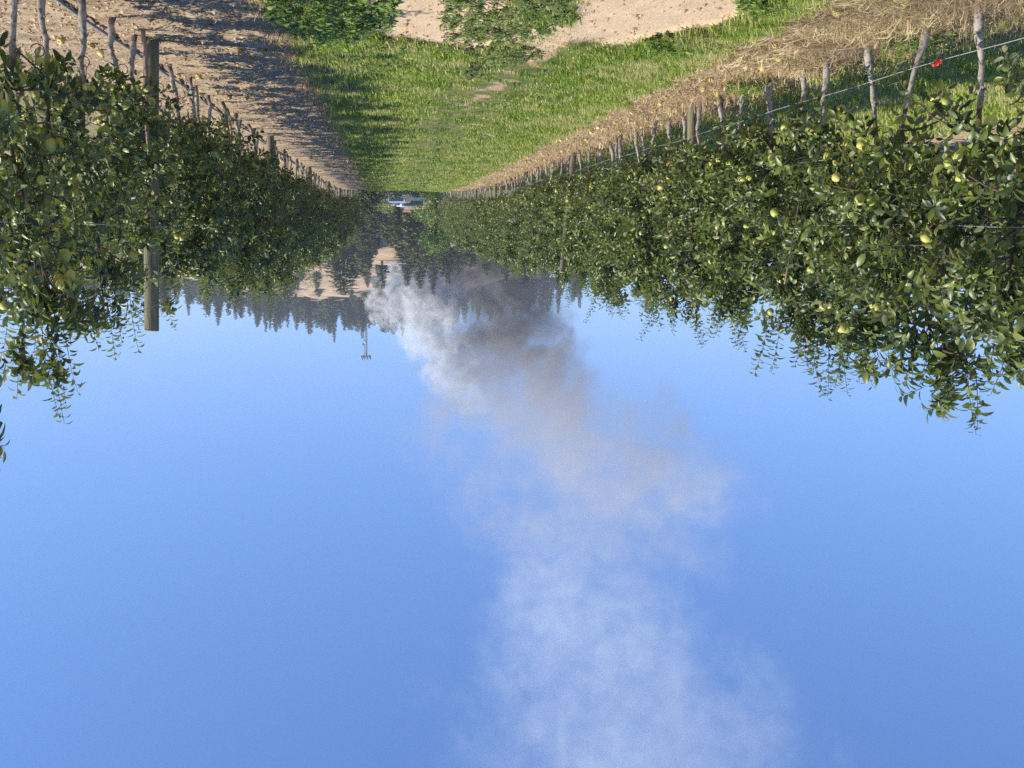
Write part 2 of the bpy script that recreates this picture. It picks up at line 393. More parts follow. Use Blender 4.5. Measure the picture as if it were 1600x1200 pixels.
# ------------------------------------------------------------------ apple trees
def make_tree(seed, shoots_up=7, H=2.2, lean=0.0, dens=1.0, zb0=0.56):
    g = np.random.default_rng(seed)
    root = empty('apple_tree')
    # leader with kinks
    k = 14; z = np.linspace(0, H, k)
    kx = np.cumsum(g.normal(0, 0.022, k)); ky = np.cumsum(g.normal(0, 0.022, k))
    bend = g.uniform(-0.05, 0.05, 2); kx += bend[0] * np.sin(z * 4) ; ky += bend[1] * np.sin(z * 3.3) + lean * z
    kx -= kx[0]; ky -= ky[0]
    P = np.stack([kx, ky, z], 1)
    zz = np.concatenate([[-0.06, 0.0, 0.05, 0.1, 0.14], np.linspace(0.2, H, 24)])
    PP = np.stack([np.interp(zz, z, kx) + 0.006 * np.sin(zz * 31 + seed), np.interp(zz, z, ky) + 0.006 * np.sin(zz * 23), zz], 1)
    rr = np.interp(zz, [-0.06, 0, 0.08, 0.14, 0.3, 0.7, 1.3, H], [0.034, 0.031, 0.028, 0.033, 0.0215, 0.019, 0.013, 0.006]) * g.uniform(0.8, 1.15)
    rr = rr * (1 + 0.10 * np.sin(zz * 19 + seed * 1.7))
    mb = MB(); mb.tube(PP, rr, 9)
    for s_ in range(3):   # pruning stubs
        zs = g.uniform(0.25, 0.6); a = g.uniform(0, 6.28); p0 = np.array([np.interp(zs, z, kx), np.interp(zs, z, ky), zs])
        mb.tube([p0, p0 + [0.04 * math.cos(a), 0.04 * math.sin(a), 0.015]], [0.011, 0.008], 6)
    mb.build('trunk', M_trunk, root)
    limb = MB(); LP, LD, LN, LL, LW = [], [], [], [], []
    up = np.array([0, 0, 1.0])
    apples = []
    def shoot(p, d, L, sp=0.021, ls=0.075, grav=-0.05, rad=0.0028, stiff=0.55):
        n = 6; pts = [p]; dd = d / np.linalg.norm(d)
        for i in range(n):
            dd = dd + np.array([0, 0, grav]) + g.normal(0, 0.05, 3); dd /= np.linalg.norm(dd); pts.append(pts[-1] + dd * L / n)
        pts = np.array(pts); limb.tube(pts, np.linspace(rad, rad * 0.45, n + 1), 3, cap=False)
        m = max(3, int(L / sp)); t = (np.arange(m) + 0.6) / m * n; i = np.minimum(t.astype(int), n - 1); fr = (t - i)[:, None]
        bp_ = pts[i] * (1 - fr) + pts[i + 1] * fr; ax = unit(pts[i + 1] - pts[i])
        ph = np.arange(m) * 2.4 + g.uniform(0, 6.28)
        ref = np.array([0.31, 0.77, 0.2]); e1 = unit(np.cross(ax, ref)); e2 = np.cross(ax, e1)
        rad_d = np.cos(ph)[:, None] * e1 + np.sin(ph)[:, None] * e2
        D = rad_d * 0.9 + ax * stiff + np.array([0, 0, -0.12]) + g.normal(0, 0.16, (m, 3))
        N_ = ax * 0.9 + up * 0.55 + g.normal(0, 0.28, (m, 3))
        tip = 1 - 0.45 * np.clip((np.arange(m) / m - 0.7) / 0.3, 0, 1)
        l = ls * g.uniform(0.72, 1.2, m) * tip
        LP.append(bp_ + unit(D) * 0.012); LD.append(D); LN.append(N_); LL.append(l); LW.append(l * g.uniform(0.42, 0.56, m) * 1.0)
    nl = int(33 * dens)
    for i in range(nl):
        zb = zb0 + (H - zb0 - 0.06) * ((i + g.uniform(0, 0.8)) / nl) ** 0.95
        a = i * 2.39996 + g.uniform(-0.4, 0.4)
        L = g.uniform(0.34, 0.60) * (1.0 - 0.38 * (zb - 0.5) / (H - 0.5)) * (0.85 if abs(math.cos(a)) > 0.7 else 1.0)
        p = np.array([np.interp(zb, z, kx), np.interp(zb, z, ky), zb]); d = np.array([math.cos(a), math.sin(a), g.uniform(-0.05, 0.55)])
        pts = [p]; dd = unit(d)
        for s_ in range(5):
            dd = unit(dd + np.array([0, 0, g.uniform(-0.22, 0.08)]) + g.normal(0, 0.08, 3)); pts.append(pts[-1] + dd * L / 5)
        pts = np.array(pts); limb.tube(pts, np.linspace(0.009, 0.0035, 6), 5, cap=False)
        for s_ in range(int(7 * dens)):
            t = g.uniform(0.12, 1.0) * 5; j = min(int(t), 4); q_ = pts[j] + (pts[j + 1] - pts[j]) * (t - j)
            ax = unit(pts[j + 1] - pts[j]); d = ax * 0.5 + g.normal(0, 0.65, 3) + np.array([0, 0, 0.3])
            shoot(q_, d, g.uniform(0.09, 0.24), ls=0.082)
        shoot(pts[-1], dd, g.uniform(0.15, 0.3))
        if g.uniform() < 0.6:
            j = g.integers(2, 6); q_ = pts[j] + np.array([g.normal(0, 0.02), g.normal(0, 0.02), -0.055])
            for _ in range(1 + (g.uniform() < 0.35)): apples.append(q_ + g.normal(0, 0.03, 3) * [1, 1, 0.6])
    for i in range(26):   # spurs close to the leader
        zb = g.uniform(zb0 + .04, H); a = g.uniform(0, 6.28)
        p = np.array([np.interp(zb, z, kx), np.interp(zb, z, ky), zb])
        shoot(p, np.array([math.cos(a), math.sin(a), 0.5]), g.uniform(0.06, 0.14), 0.012, 0.075)
    for i in range(shoots_up):
        a = g.uniform(0, 6.28); rr_ = g.uniform(0, 0.28); zb = H - g.uniform(0.0, 0.3)
        p = np.array([kx[-1] + rr_ * math.cos(a), ky[-1] + rr_ * math.sin(a), zb])
        shoot(p, np.array([0.22 * math.cos(a), 0.22 * math.sin(a), 1.0]), g.uniform(0.2, 0.62), 0.017, 0.080, grav=-0.005, rad=0.004, stiff=0.45)
        if g.uniform() < 0.55:
            for _ in range(3):
                t_ = g.uniform(0.03, 0.22); a2 = g.uniform(0, 6.28)
                shoot(p + np.array([0.2 * math.cos(a) * t_, 0.2 * math.sin(a) * t_, t_]), np.array([math.cos(a2), math.sin(a2), .9]), g.uniform(0.08, 0.2), 0.014, 0.088)
    limb.build('branches', M_bark, root)
    LP, LD, LN = np.vstack(LP), np.vstack(LD), np.vstack(LN); LL, LW = np.concatenate(LL), np.concatenate(LW)
    V, T = leaves(LP, LD, LN, LL, LW, g.uniform(0.2, 0.7, len(LL)), g.uniform(0.1, 0.55, len(LL)))
    obj('foliage', mesh_np('foliage', V, T, M_leaf), root)
    for q_ in apples:
        ap = obj('apple', A_me, root); ap.location = q_; s_ = g.uniform(0.82, 1.12); ap.scale = (s_, s_, s_)
        ap.rotation_euler = (g.normal(0, 0.35), g.normal(0, 0.35), g.uniform(0, 6.28))
    return root

protos = [make_tree(101 + i, shoots_up=[7, 5, 8, 3, 6, 9, 4, 6][i], lean=[0, .03, -.04, .02, 0, -.03, .05, 0][i]) for i in range(8)]
protos += [make_tree(301, 6, lean=.05, zb0=.84, dens=.95), make_tree(302, 8, lean=-.05, zb0=.74, dens=.95)]
protos += [make_tree(401, 7, lean=.03, dens=.78), make_tree(402, 9, lean=-.03, dens=.74)]
kids = {p.name: list(p.children) for p in protos}
used = set()
def copy_tree(p, loc, rz, sc, apples=99, limbs=True):
    first = p.name not in used
    if first: used.add(p.name); r = p
    else: r = p.copy(); COL.objects.link(r)
    r.location = loc; r.rotation_euler = (random.gauss(0, .035), random.gauss(0, .035), rz); r.scale = sc
    if not first:
        na = 0
        for ch in kids[p.name]:
            if ch.name.startswith('apple'):
                na += 1
                if na > apples: continue
            c_ = ch.copy(); COL.objects.link(c_); c_.parent = r
    return r

ORD = ['zeroth', 'first', 'second', 'third', 'fourth', 'fifth', 'sixth', 'seventh', 'eighth', 'ninth', 'tenth', 'eleventh', 'twelfth', 'thirteenth', 'fourteenth', 'fifteenth', 'sixteenth']
LPOST = [8.26, 16.3, 24.3, 32.3, 40.3, 48.3, 56.0]
RPOST = [4.4, 11.5, 18.87, 25.7, 32.6, 39.6, 46.6, 53.4]
PN = ['nearest', 'second', 'third', 'fourth', 'fifth', 'sixth', 'seventh', 'eighth', 'last']

def row(xc, y0, y1, posts, side, hz, seed, skip=None, sx=1.0, spacing=0.64, behind=None):
    g = np.random.default_rng(seed); y = y0; cnt = {}; last = -1
    while y < y1:
        y += spacing * g.uniform(0.88, 1.12)
        if any(abs(y - p) < 0.16 for p in posts): y += 0.2
        x = xc + g.normal(0, 0.04)
        i = int(g.integers(0, 8))
        if i == last: i = (i + 3) % 8
        last = i
        if side and 'left' in side and y < 8.4: i = 10 + int(y * 3) % 2
        if side and 'right' in side and y < 8.0: i = 8 + int(y * 3) % 2
        h = hz(y) * g.uniform(0.93, 1.07)
        w_ = g.uniform(0.9, 1.12) * sx
        if xc > 0 and y < 7: w_ *= 0.86
        na = 99 if y < 20 else (6 if y < 34 else 3)
        o = copy_tree(protos[i], (x, y, float(ground_z(x, y))), g.uniform(0, 6.28), (w_, w_, h), na if behind is None else 3)
        if behind:
            tag(o, behind, 'tree', behind.replace('apple tree', 'apple trees')); continue
        k = sum(1 for p in posts if p < y); cnt[k] = cnt.get(k, 0) + 1
        ref = 'before the nearest post' if k == 0 else 'past the %s post' % PN[k - 1]
        tag(o, 'whitewashed apple tree in the %s row, %s trunk %s' % (side, ORD[cnt[k]], ref), 'tree', 'apple trees in the %s row' % side)

row(1.95, 4.3, 57.5, LPOST, "photo's left-hand", lambda y: 0.66 if 6.85 < y < 8.3 else 0.90 if y < 11 and y > 4.95 else 1.0 if y > 5 else 1.16, 11, sx=0.82)
row(-3.86, 4.7, 57.5, RPOST[1:], "photo's right-hand", lambda y: 1.07 if y > 7 else 1.10, 12)
row(-9.6, 9.0, 34, [], '', lambda y: 1.05, 13, behind='apple tree in the next row seen behind the right-hand row', spacing=0.75)
row(7.6, 15.5, 44, [], '', lambda y: 1.0, 14, behind='apple tree in the next row seen behind the left-hand row', spacing=0.75)

# ------------------------------------------------------------------ posts, stakes, wires, pipe
def post(name, base, top, r, label, group, mat=M_post, n=18):
    base = np.array(base, float); top = np.array(top, float); root = empty(name, tuple(base))
    d = top - base; mb = MB(); g = np.random.default_rng(int(base[1] * 100))
    t = np.linspace(-0.04, 0.995, 14)
    mb.tube([d * k for k in t], r * (1 + 0.02 * np.sin(t * 9 + base[1])), n, cap=False)
    mb.build('shaft', mat, root)
    e = MB(); e.tube([d * 0.994, d], [r * 0.985, r * 0.94], n); e.build('end_face', M_endgrain, root)
    st = MB()
    for zz in (0.95, 1.5, 2.15):
        p = d * (zz / d[2]) + np.array([-r * 0.9, 0, 0]); st.tube([p + [0.0, -.015, 0], p + [-.012, 0, 0], p + [0.0, .015, 0]], 0.002, 5)
    for k in range(1): st.build('staple', M_wire, root)
    return tag(root, label, 'post', group)
for k, y in enumerate(LPOST):
    gz = float(ground_z(1.88, y)); dx = 0.10 if k == 0 else random.uniform(-.05, .05)
    post('trellis_post', (1.86, y, gz), (1.86 + dx + 0.02, y - (0.1 if k == 0 else 0), gz + 2.38), 0.06,
         ('tall weathered round post standing nearest in the left-hand row' if k == 0 else 'round wooden post in the left-hand row, %s from the front' % ORD[k + 1]), 'trellis posts in the left-hand row')
for k, y in enumerate(RPOST[1:]):
    gz = float(ground_z(-3.83, y))
    post('trellis_post', (-3.80, y, gz), ((-3.52, y - .3, gz + 2.4) if k == 1 else (-3.86 + random.uniform(-.04, .04), y, gz + 2.42)), 0.058,
         ('pale round post nearest in the right-hand row, foot showing under the leaves' if k == 0 else 'round wooden post in the right-hand row, %s from the front' % ORD[k + 1]), 'trellis posts in the right-hand row')

def wire(x, z, y0, y1, r, label, group, mat=M_wire, name='trellis_wire', sag=0.03, off=0.0, posts=()):
    ys_ = np.arange(y0, y1, 0.5); P = []
    for y in ys_:
        P.append((x + 0.012 * math.sin(y * 1.1 + z * 5), y, float(fall(y)) + z - sag * abs(math.sin((y - off) * math.pi / 7.4)) + 0.006 * math.sin(y * 2.7)))
    mb = MB(); mb.tube(P, r, 6); o = mb.build(name, mat); return tag(o, label, 'wire', group)
for nm, z, r_ in (('lowest', 0.40, 0.0028), ('second lowest', 0.95, 0.0028), ('third', 1.51, 0.0026), ('top', 2.19, 0.0026)):
    wire(-3.80, z, 2.0, 57.5, r_, '%s pale trellis wire along the right-hand row' % nm, 'wires of the right-hand row', off=4.1)
for nm, z, r_ in (('lower', 0.95, 0.0022), ('middle', 1.5, 0.0022), ('top', 2.12, 0.0022)):
    wire(1.84, z, 2.0, 57.5, r_, '%s thin trellis wire along the left-hand row' % nm, 'wires of the left-hand row', off=0.2)
wire(2.10, 0.022, 3.0, 57, 0.014, 'grey irrigation pipe lying along the left-hand row', None, M_pipe, 'irrigation_pipe', 0.0, 0.3)['category'] = 'pipe'
hg = np.random.default_rng(3)
for k, (x, y, z0) in enumerate([(1.90, 6.75, .42), (1.86, 7.55, .34), (1.87, 8.75, .30), (1.9, 5.9, .5), (1.88, 9.6, .3)]):
    th = np.linspace(0, 2 * np.pi, 17); mb = MB(); rr_ = 0.032
    mb.tube([(x + 0.045 + rr_ * math.cos(t), y - 0.01 * t, z0 + rr_ * math.sin(t)) for t in th], 0.0032, 5)
    if k in (0, 3): mb.tube([(x + 0.045, y, z0 + rr_), (x + 0.06, y, z0 + 0.15), (x + 0.03, y + .01, z0 + 0.3)], 0.003, 5)
    tag(mb.build('tree_tie', M_black), 'small black ring tie on the %s visible left-hand trunk' % ORD[k + 1], 'tie', 'black ring ties on the left-hand trunks')

def stake(p0, p1, r, mat, label, name='tree_stake'):
    p0, p1 = np.array(p0), np.array(p1); t = np.linspace(0, 1, 9)[:, None]
    P = p0 * (1 - t) + p1 * t + 0.008 * np.sin(t * 9 + p0[1]) * np.array([1, 0.4, 0])
    mb = MB(); mb.tube(P, np.linspace(r, r * 0.8, 9), 8); return tag(mb.build(name, mat), label, 'stake')
stake((-4.265, 8.86, 0.0), (-3.46, 7.80, 1.99), 0.009, M_stake, 'thin pinkish cane leaning in front of the right-hand foliage')
stake((1.80, 7.78, -.02), (1.83, 7.80, 0.95), 0.018, M_stake, 'thin brown stake standing just in front of the tall left post')
stake((-3.86, 10.62, 0), (-3.88, 10.7, 0.75), 0.016, M_maroon, 'dark maroon stake beside the nearest right-hand post')
stake((-3.86, 20.6, float(fall(20))), (-3.9, 20.7, 0.7), 0.016, M_maroon, 'dark maroon stake far along the right-hand row')
def tape(loc, s, label):
    g = np.random.default_rng(int(loc[1] * 10)); mb = MB()
    for k in range(7):
        a = g.uniform(0, 6.28); d = np.array([math.cos(a), 0.3 * math.sin(a * 2), 0.5 * math.sin(a)]) * s
        p = np.array(loc); w_ = np.array([0, 0.3, 0.9]) * s * 0.35
        mb.add([p - w_, p + w_, p + d * .6 + w_ + [0, .01, 0], p + d * .6 - w_, p + d + w_ * .8, p + d - w_ * .6], [(0, 1, 2, 3), (3, 2, 4, 5)])
    mb.tube([np.array(loc) + [-.03, 0, -.02], np.array(loc) + [.03, 0, .02]], 0.012, 6)
    tag(mb.build('flagging_tape', M_red, smooth=False), label, 'tape', 'red marking tapes')
tape((-3.78, 6.2, 0.385), 0.033, 'bright red tape knotted on the lowest right-hand wire')
tape((1.86, 9.05, 0.36), 0.03, 'red tape on a trunk just past the tall left post')
tape((1.86, 11.9, 0.30), 0.035, 'red tape low on a trunk further along the left-hand row')
tape((1.86, 11.95, 0.42), 0.03, 'upper red tape further along the left-hand row')

# ------------------------------------------------------------------ grass, straw, weeds, litter, clods, fallen apples
def blades(N, X, Y, H, W, spread, mat, name, label=None, cat='grass', curv=0.5, seed=1):
    g = np.random.default_rng(seed); n = len(X); Z = ground_z(X, Y)
    P = np.stack([X, Y, Z - 0.005], 1); a = g.uniform(0, 2 * np.pi, n)
    dirv = np.stack([np.cos(a), np.sin(a), np.zeros(n)], 1); side = np.stack([-np.sin(a), np.cos(a), np.zeros(n)], 1)
    sp_ = (np.abs(g.normal(0, 1, n)) * spread)[:, None]; h = H[:, None]; w = W[:, None]
    m = P + np.array([0, 0, 1]) * h * 0.55 + dirv * h * sp_ * 0.3
    t = P + np.array([0, 0, 1]) * h * np.clip(1 - sp_ * curv * 0.6, 0.12, 1) + dirv * h * sp_
    V = np.stack([P - side * w, P + side * w, m - side * w * 0.8, m + side * w * 0.8, t], 1).reshape(-1, 3)
    o5 = (np.arange(n) * 5)[:, None, None]
    T = (np.array([[0, 1, 3], [0, 3, 2], [2, 3, 4]])[None] + o5).reshape(-1, 3)
    o = obj(name, mesh_np(name, V, T, mat)); return tag(o, label, cat, kind='stuff')

def grassmat(name, cols, dry, k0=0.42, k1=0.62, scale=1.1):
    m = bpy.data.materials.new(name); nt, b, out = nodes(m)
    r = ramp(nt, island(nt), [((k + .5) / len(cols), c_) for k, c_ in enumerate(cols)])
    n_ = noise(nt, scale, 4, 0.6, texco(nt)); f_ = ramp(nt, n_.outputs[0], [(k0, (0, 0, 0)), (k1, (1, 1, 1))])
    c_ = mix(nt, math_(nt, 'MULTIPLY', f_.outputs[0], 0.75), r.outputs[0], dry)
    nt.links.new(c_, b.inputs['Base Color']); b.inputs['Roughness'].default_value = 0.5; b.inputs['Specular IOR Level'].default_value = 0.35
    t = nt.nodes.new('ShaderNodeBsdfTranslucent'); nt.links.new(mix(nt, 1.0, c_, (1.3, 1.5, 0.8), 'MULTIPLY'), t.inputs[0])
    ms = nt.nodes.new('ShaderNodeMixShader'); ms.inputs[0].default_value = 0.3
    nt.links.new(b.outputs[0], ms.inputs[1]); nt.links.new(t.outputs[0], ms.inputs[2]); nt.links.new(ms.outputs[0], out.inputs[0])
    return m
M_grass = grassmat('lane_grass', [(0.12, 0.21, 0.018), (0.21, 0.31, 0.026), (0.32, 0.40, 0.045), (0.50, 0.48, 0.17)], (0.52, 0.46, 0.23), 0.45, 0.60, 1.5)
M_straw = grassmat('dry_straw', [(0.29, 0.21, 0.125), (0.46, 0.35, 0.21), (0.68, 0.55, 0.34)], (0.27, 0.19, 0.13))

def lane_pts(n, x0, x1, y0, y1, seed, pw=2.0):
    g = np.random.default_rng(seed); u = g.uniform(0, 1, n)
    y = (y0 ** (-pw + 1) + u * (y1 ** (-pw + 1) - y0 ** (-pw + 1))) ** (1 / (1 - pw)) if pw != 1 else y0 * (y1 / y0) ** u
    x = g.uniform(x0, x1, n); return x, y, g
x, y, g = lane_pts(230000, GR - 0.15, GL + 0.15, 5.4, 62, 21, 1.55)
ed = 0.10 * wob(x * 2.1, y * 1.7) + g.normal(0, 0.05, len(x))
keep = (x + ed > GR) & (x + ed < GL) & (sand_mask(x, y) < g.uniform(0.1, 1.0, len(x)) ** 1.2)
# worn, thin centre
trk = -1.45 + 0.5 * sstep(8, 14, y)
thin = np.exp(-((x - trk) / 0.28) ** 2) * (y < 15) * 0.6 + np.exp(-((x + 0.9) / 0.7) ** 2) * (y > 9) * (0.45 + 0.45 * wob(x * 1.4, y * 0.9)) + 0.35 * (wob(x * 2.3 + 4, y * 2.1) > 0.35)
keep &= g.uniform(0, 1, len(x)) > thin
x, y = x[keep], y[keep]; n = len(x)
trk = -1.45 + 0.5 * sstep(8, 14, y); low = np.exp(-((x - trk) / 0.5) ** 2)
tall = 0.055 + 0.05 * np.clip(-(x + 1.5), 0, 1.2) + 0.045 * np.clip(x + 0.2, 0, 0.8) + 0.02 * wob(x * 1.5, y * 1.5)
H = 0.8 * np.clip(tall * (1 - 0.55 * low) * (1 + 0.35 * wob(x * 3.1, y * 3.3)), 0.025, 0.2) * g.uniform(0.5, 1.35, n); W = (0.0022 + 0.00028 * y) * g.uniform(0.7, 1.3, n)
blades(n, x, y, H, W, 0.75, M_grass, 'lane_grass', 'green grass growing down the lane between the rows', seed=5)
# tussocks
xt, yt, g = lane_pts(2600, GR + 0.05, GL - 0.02, 6, 50, 211, 1.4); kk_ = (sand_mask(xt, yt) < .1) & (g.uniform(0, 1, 2600) < 0.35 + .5 * (xt < -1.7) + .4 * (xt > 0)); xt, yt = xt[kk_], yt[kk_]
m_ = 16; hh_ = np.repeat(g.uniform(.6, 1.5, len(xt)), m_); rt = 0.03 + 0.0015 * np.repeat(yt, m_)
x = np.repeat(xt, m_) + g.normal(0, 1, len(hh_)) * rt; y = np.repeat(yt, m_) + g.normal(0, 1, len(hh_)) * rt; n = len(x)
M_tuss = grassmat('tussock_grass', [(0.06, 0.15, 0.015), (0.13, 0.26, 0.02), (0.26, 0.36, 0.05), (0.36, 0.40, 0.13)], (0.10, 0.20, 0.03), 0.4, 0.6, 0.9)
blades(n, x, y, 0.066 * hh_ * g.uniform(.5, 1.3, n), (0.0028 + 0.0003 * y) * np.ones(n), 0.9, M_tuss, 'grass_tussocks', 'taller greener tufts standing in the lane grass', seed=12)
x, y, g = lane_pts(60000, -8.8, -4.7, 7, 40, 22, 1.5); n = len(x)
blades(n, x, y, g.uniform(0.05, 0.14, n), 0.004 + 0.0003 * y, 0.7, M_grass, 'lane_grass', 'green grass in the next lane behind the right-hand trees', seed=6)
# straw
x, y, g = lane_pts(30000, -4.85, GR + 0.2, 5.0, 58, 23, 1.9)
tuft = wob(x * 1.6 + 2, y * 1.6) > -0.15 + 0.5 * (y > 9)
keep = (g.uniform(0, 1, len(x)) < np.where(tuft, 0.9, 0.25)) & (x < GR + 0.08 + 0.12 * wob(x * 3, y * 3))
x, y = x[keep], y[keep]; n = len(x)
hi = 0.05 + 0.13 * np.clip((9.0 - y) / 2.5, 0, 1) * np.clip((-x - 3.0) / 0.8, 0, 1)
blades(n, x, y, hi * g.uniform(0.4, 1.6, n), (0.0012 + 0.0002 * y) * g.uniform(0.7, 1.3, n), 2.6, M_straw, 'dry_grass', 'straw coloured dead grass along the foot of the right-hand row', curv=0.9, seed=7)
x, y, g = lane_pts(5200, -4.6, GR + .1, 5.6, 45, 233, 1.7); kk_ = wob(x * 2.7, y * 2.2) > .3; x, y = x[kk_], y[kk_]; n = len(x)
blades(n, x, y, g.uniform(.02, .08, n), (0.003 + 0.0003 * y) * np.ones(n), 1.0, M_grass, 'weedy_grass', 'small green weeds coming through the straw of the right-hand strip', seed=13)
def lying(n, x0, x1, y0, y1, seed, mat, name, label, lmin, lmax, lift, pw=1.9):
    x, y, g = lane_pts(n, x0, x1, y0, y1, seed, pw); a = g.uniform(0, 6.28, n); L = g.uniform(lmin, lmax, n) * np.where(y < 8.6, 1, .42)
    kk_ = wob(x * 1.9, y * 1.7 + 3) + g.normal(0, .5, n) > -0.35; x, y, a, L = x[kk_], y[kk_], a[kk_], L[kk_]; n = len(x)
    lf = np.abs(g.normal(0, 1, n)) * lift * np.clip(1.5 - np.abs(x + 3.9), .3, 1.5) if x0 < 0 else np.abs(g.normal(0, 1, n)) * lift
    P = np.stack([x, y, ground_z(x, y) + 0.004 + lf * .3], 1); D = np.stack([np.cos(a), np.sin(a), np.zeros(n)], 1); B = np.stack([-np.sin(a), np.cos(a), np.zeros(n)], 1)
    w = ((0.0011 + 0.0002 * y) * g.uniform(.7, 1.5, n))[:, None]; c_ = (g.normal(0, .25, n) * L)[:, None]; up_ = np.array([0, 0, 1.])
    m = P + D * L[:, None] * .5 + B * c_ * .5 + up_ * lf[:, None]; t = P + D * L[:, None] + B * c_ * 1.6 + up_ * (lf * g.uniform(0, 1.2, n))[:, None]
    k2 = up_ * w * .8
    V = np.stack([P - B * w - k2, P + B * w + k2, m - B * w - k2, m + B * w + k2, t], 1).reshape(-1, 3); o5 = (np.arange(n) * 5)[:, None, None]
    T = (np.array([[0, 1, 3], [0, 3, 2], [2, 3, 4]])[None] + o5).reshape(-1, 3)
    tag(obj(name, mesh_np(name, V, T, mat)), label, 'straw', kind='stuff')
lying(30000, -4.75, GR + 0.12, 5.0, 58, 231, M_straw, 'straw_litter', 'tangled dead straw lying along the right-hand strip', 0.06, 0.26, 0.035)
lying(5000, GL - 0.1, 4.2, 5.4, 40, 232, M_straw, 'straw_litter', 'sparse dead straw lying on the bare left-hand strip', 0.03, 0.1, 0.006)
x, y, g = lane_pts(16000, GL - 0.12, GL + 0.42, 5.4, 50, 24, 1.6); n = len(x)
kk = g.uniform(0, 1, n) < np.exp(-((x - GL - .05) / 0.2) ** 2) * (0.6 + 0.4 * wob(x, y * 2)); x, y = x[kk], y[kk]; n = len(x)
blades(n, x, y, g.uniform(0.03, 0.1, n), (0.0014 + 0.0002 * y) * np.ones(n), 1.2, M_straw, 'dry_grass', 'thin yellowed grass edging the bare strip on the left', curv=0.9, seed=8)
x, y, g = lane_pts(9000, -4.9, -4.2, 5.2, 30, 25, 1.6); n = len(x)
blades(n, x, y, g.uniform(0.05, 0.2, n), (0.003 + 0.0003 * y) * np.ones(n), 0.8, M_grass, 'weedy_grass', 'green weeds growing among the right-hand trunks', seed=9)

def weed_mesh(cx, cy, n_st, rx, ry, hmin, hmax, ls, seed, mat, name, sprawl=0.6):
    g = np.random.default_rng(seed); st = MB(); LP, LD, LN, LL = [], [], [], []
    for _ in range(n_st):
        a = g.uniform(0, 6.28); r_ = math.sqrt(g.uniform(0, 1)); bx, by = cx + rx * r_ * math.cos(a), cy + ry * r_ * math.sin(a)
        h = g.uniform(hmin, hmax) * (1.1 - 0.5 * r_); d = np.array([g.normal(0, sprawl), g.normal(0, sprawl), 1.0]); d /= np.linalg.norm(d)
        p0 = np.array([bx, by, float(ground_z(bx, by))]); pts = [p0 + d * h * t + np.array([0, 0, -0.25 * h * sprawl * t * t]) for t in np.linspace(0, 1, 5)]
        st.tube(pts, np.linspace(0.003, 0.0012, 5), 3, cap=False)
        m = int(h / 0.012) + 4
        for j in range(m):
            t = (j + 0.5) / m; q_ = pts[0] + d * h * t + np.array([0, 0, -0.25 * h * sprawl * t * t]); ph = j * 2.4 + g.uniform(0, 1)
            LP.append(q_); LD.append([math.cos(ph), math.sin(ph), 0.35 + g.normal(0, .2)]); LN.append([g.normal(0, .3), g.normal(0, .3), 1]); LL.append(ls * g.uniform(0.6, 1.25))
    LL = np.array(LL); V, T = leaves(np.array(LP), np.array(LD), np.array(LN), LL, LL * 0.55, 0.2, 0.3)
    root = empty(name, (0, 0, 0)); st.build('stems', mat, root); obj('leaves', mesh_np('leaves', V, T, mat), root); return root
tag(weed_mesh(-0.88, 7.2, 420, 0.44, 1.25, 0.06, 0.16, 0.034, 31, M_clump, 'weed_clump', 0.8), 'grey-green leafy weed clump between the two bare sandy hollows', 'weeds')
tag(weed_mesh(-1.15, 8.55, 90, 0.28, 0.35, 0.06, 0.14, 0.034, 32, M_clump, 'weed_clump', 0.8), 'small dark leafy weed clump just beyond the sandy hollows', 'weeds')
tag(weed_mesh(0.34, 6.9, 190, 0.46, 0.95, 0.04, 0.24, 0.052, 33, M_weed, 'weed_clump', 0.4), 'tall bright broad-leaved weeds at the left edge of the lane', 'weeds')
tag(weed_mesh(0.22, 8.7, 190, 0.5, 1.1, 0.03, 0.11, 0.036, 34, M_weed, 'weed_clump', 0.5), 'low broad-leaved weeds behind the tall bright weeds', 'weeds')
tag(weed_mesh(-2.45, 7.85, 120, 0.30, 0.35, 0.06, 0.13, 0.045, 35, M_weed, 'weed_clump', 0.5), 'low broad-leaved weeds beyond the right-hand sandy hollow', 'weeds')
tag(weed_mesh(-2.55, 6.2, 110, 0.2, 0.5, 0.06, 0.13, 0.045, 36, M_weed, 'weed_clump', 0.5), 'low weeds right of the right-hand sandy hollow', 'weeds')
tag(weed_mesh(-4.1, 6.9, 60, 0.3, 0.35, 0.12, 0.3, 0.05, 37, M_weed, 'weed_clump', 0.5), 'weeds climbing round the trunk with red tape beside it', 'weeds')
tag(weed_mesh(-3.75, 9.55, 70, 0.2, 0.4, 0.1, 0.25, 0.04, 38, M_weed, 'weed_clump', 0.5), 'leafy weeds round the trunks before the nearest right-hand post', 'weeds')
tag(weed_mesh(-1.55, 6.0, 40, 0.22, 0.28, 0.05, 0.1, 0.04, 39, M_clump, 'weed_clump', 0.7), 'little weed tuft on the near right-hand sand', 'weeds')

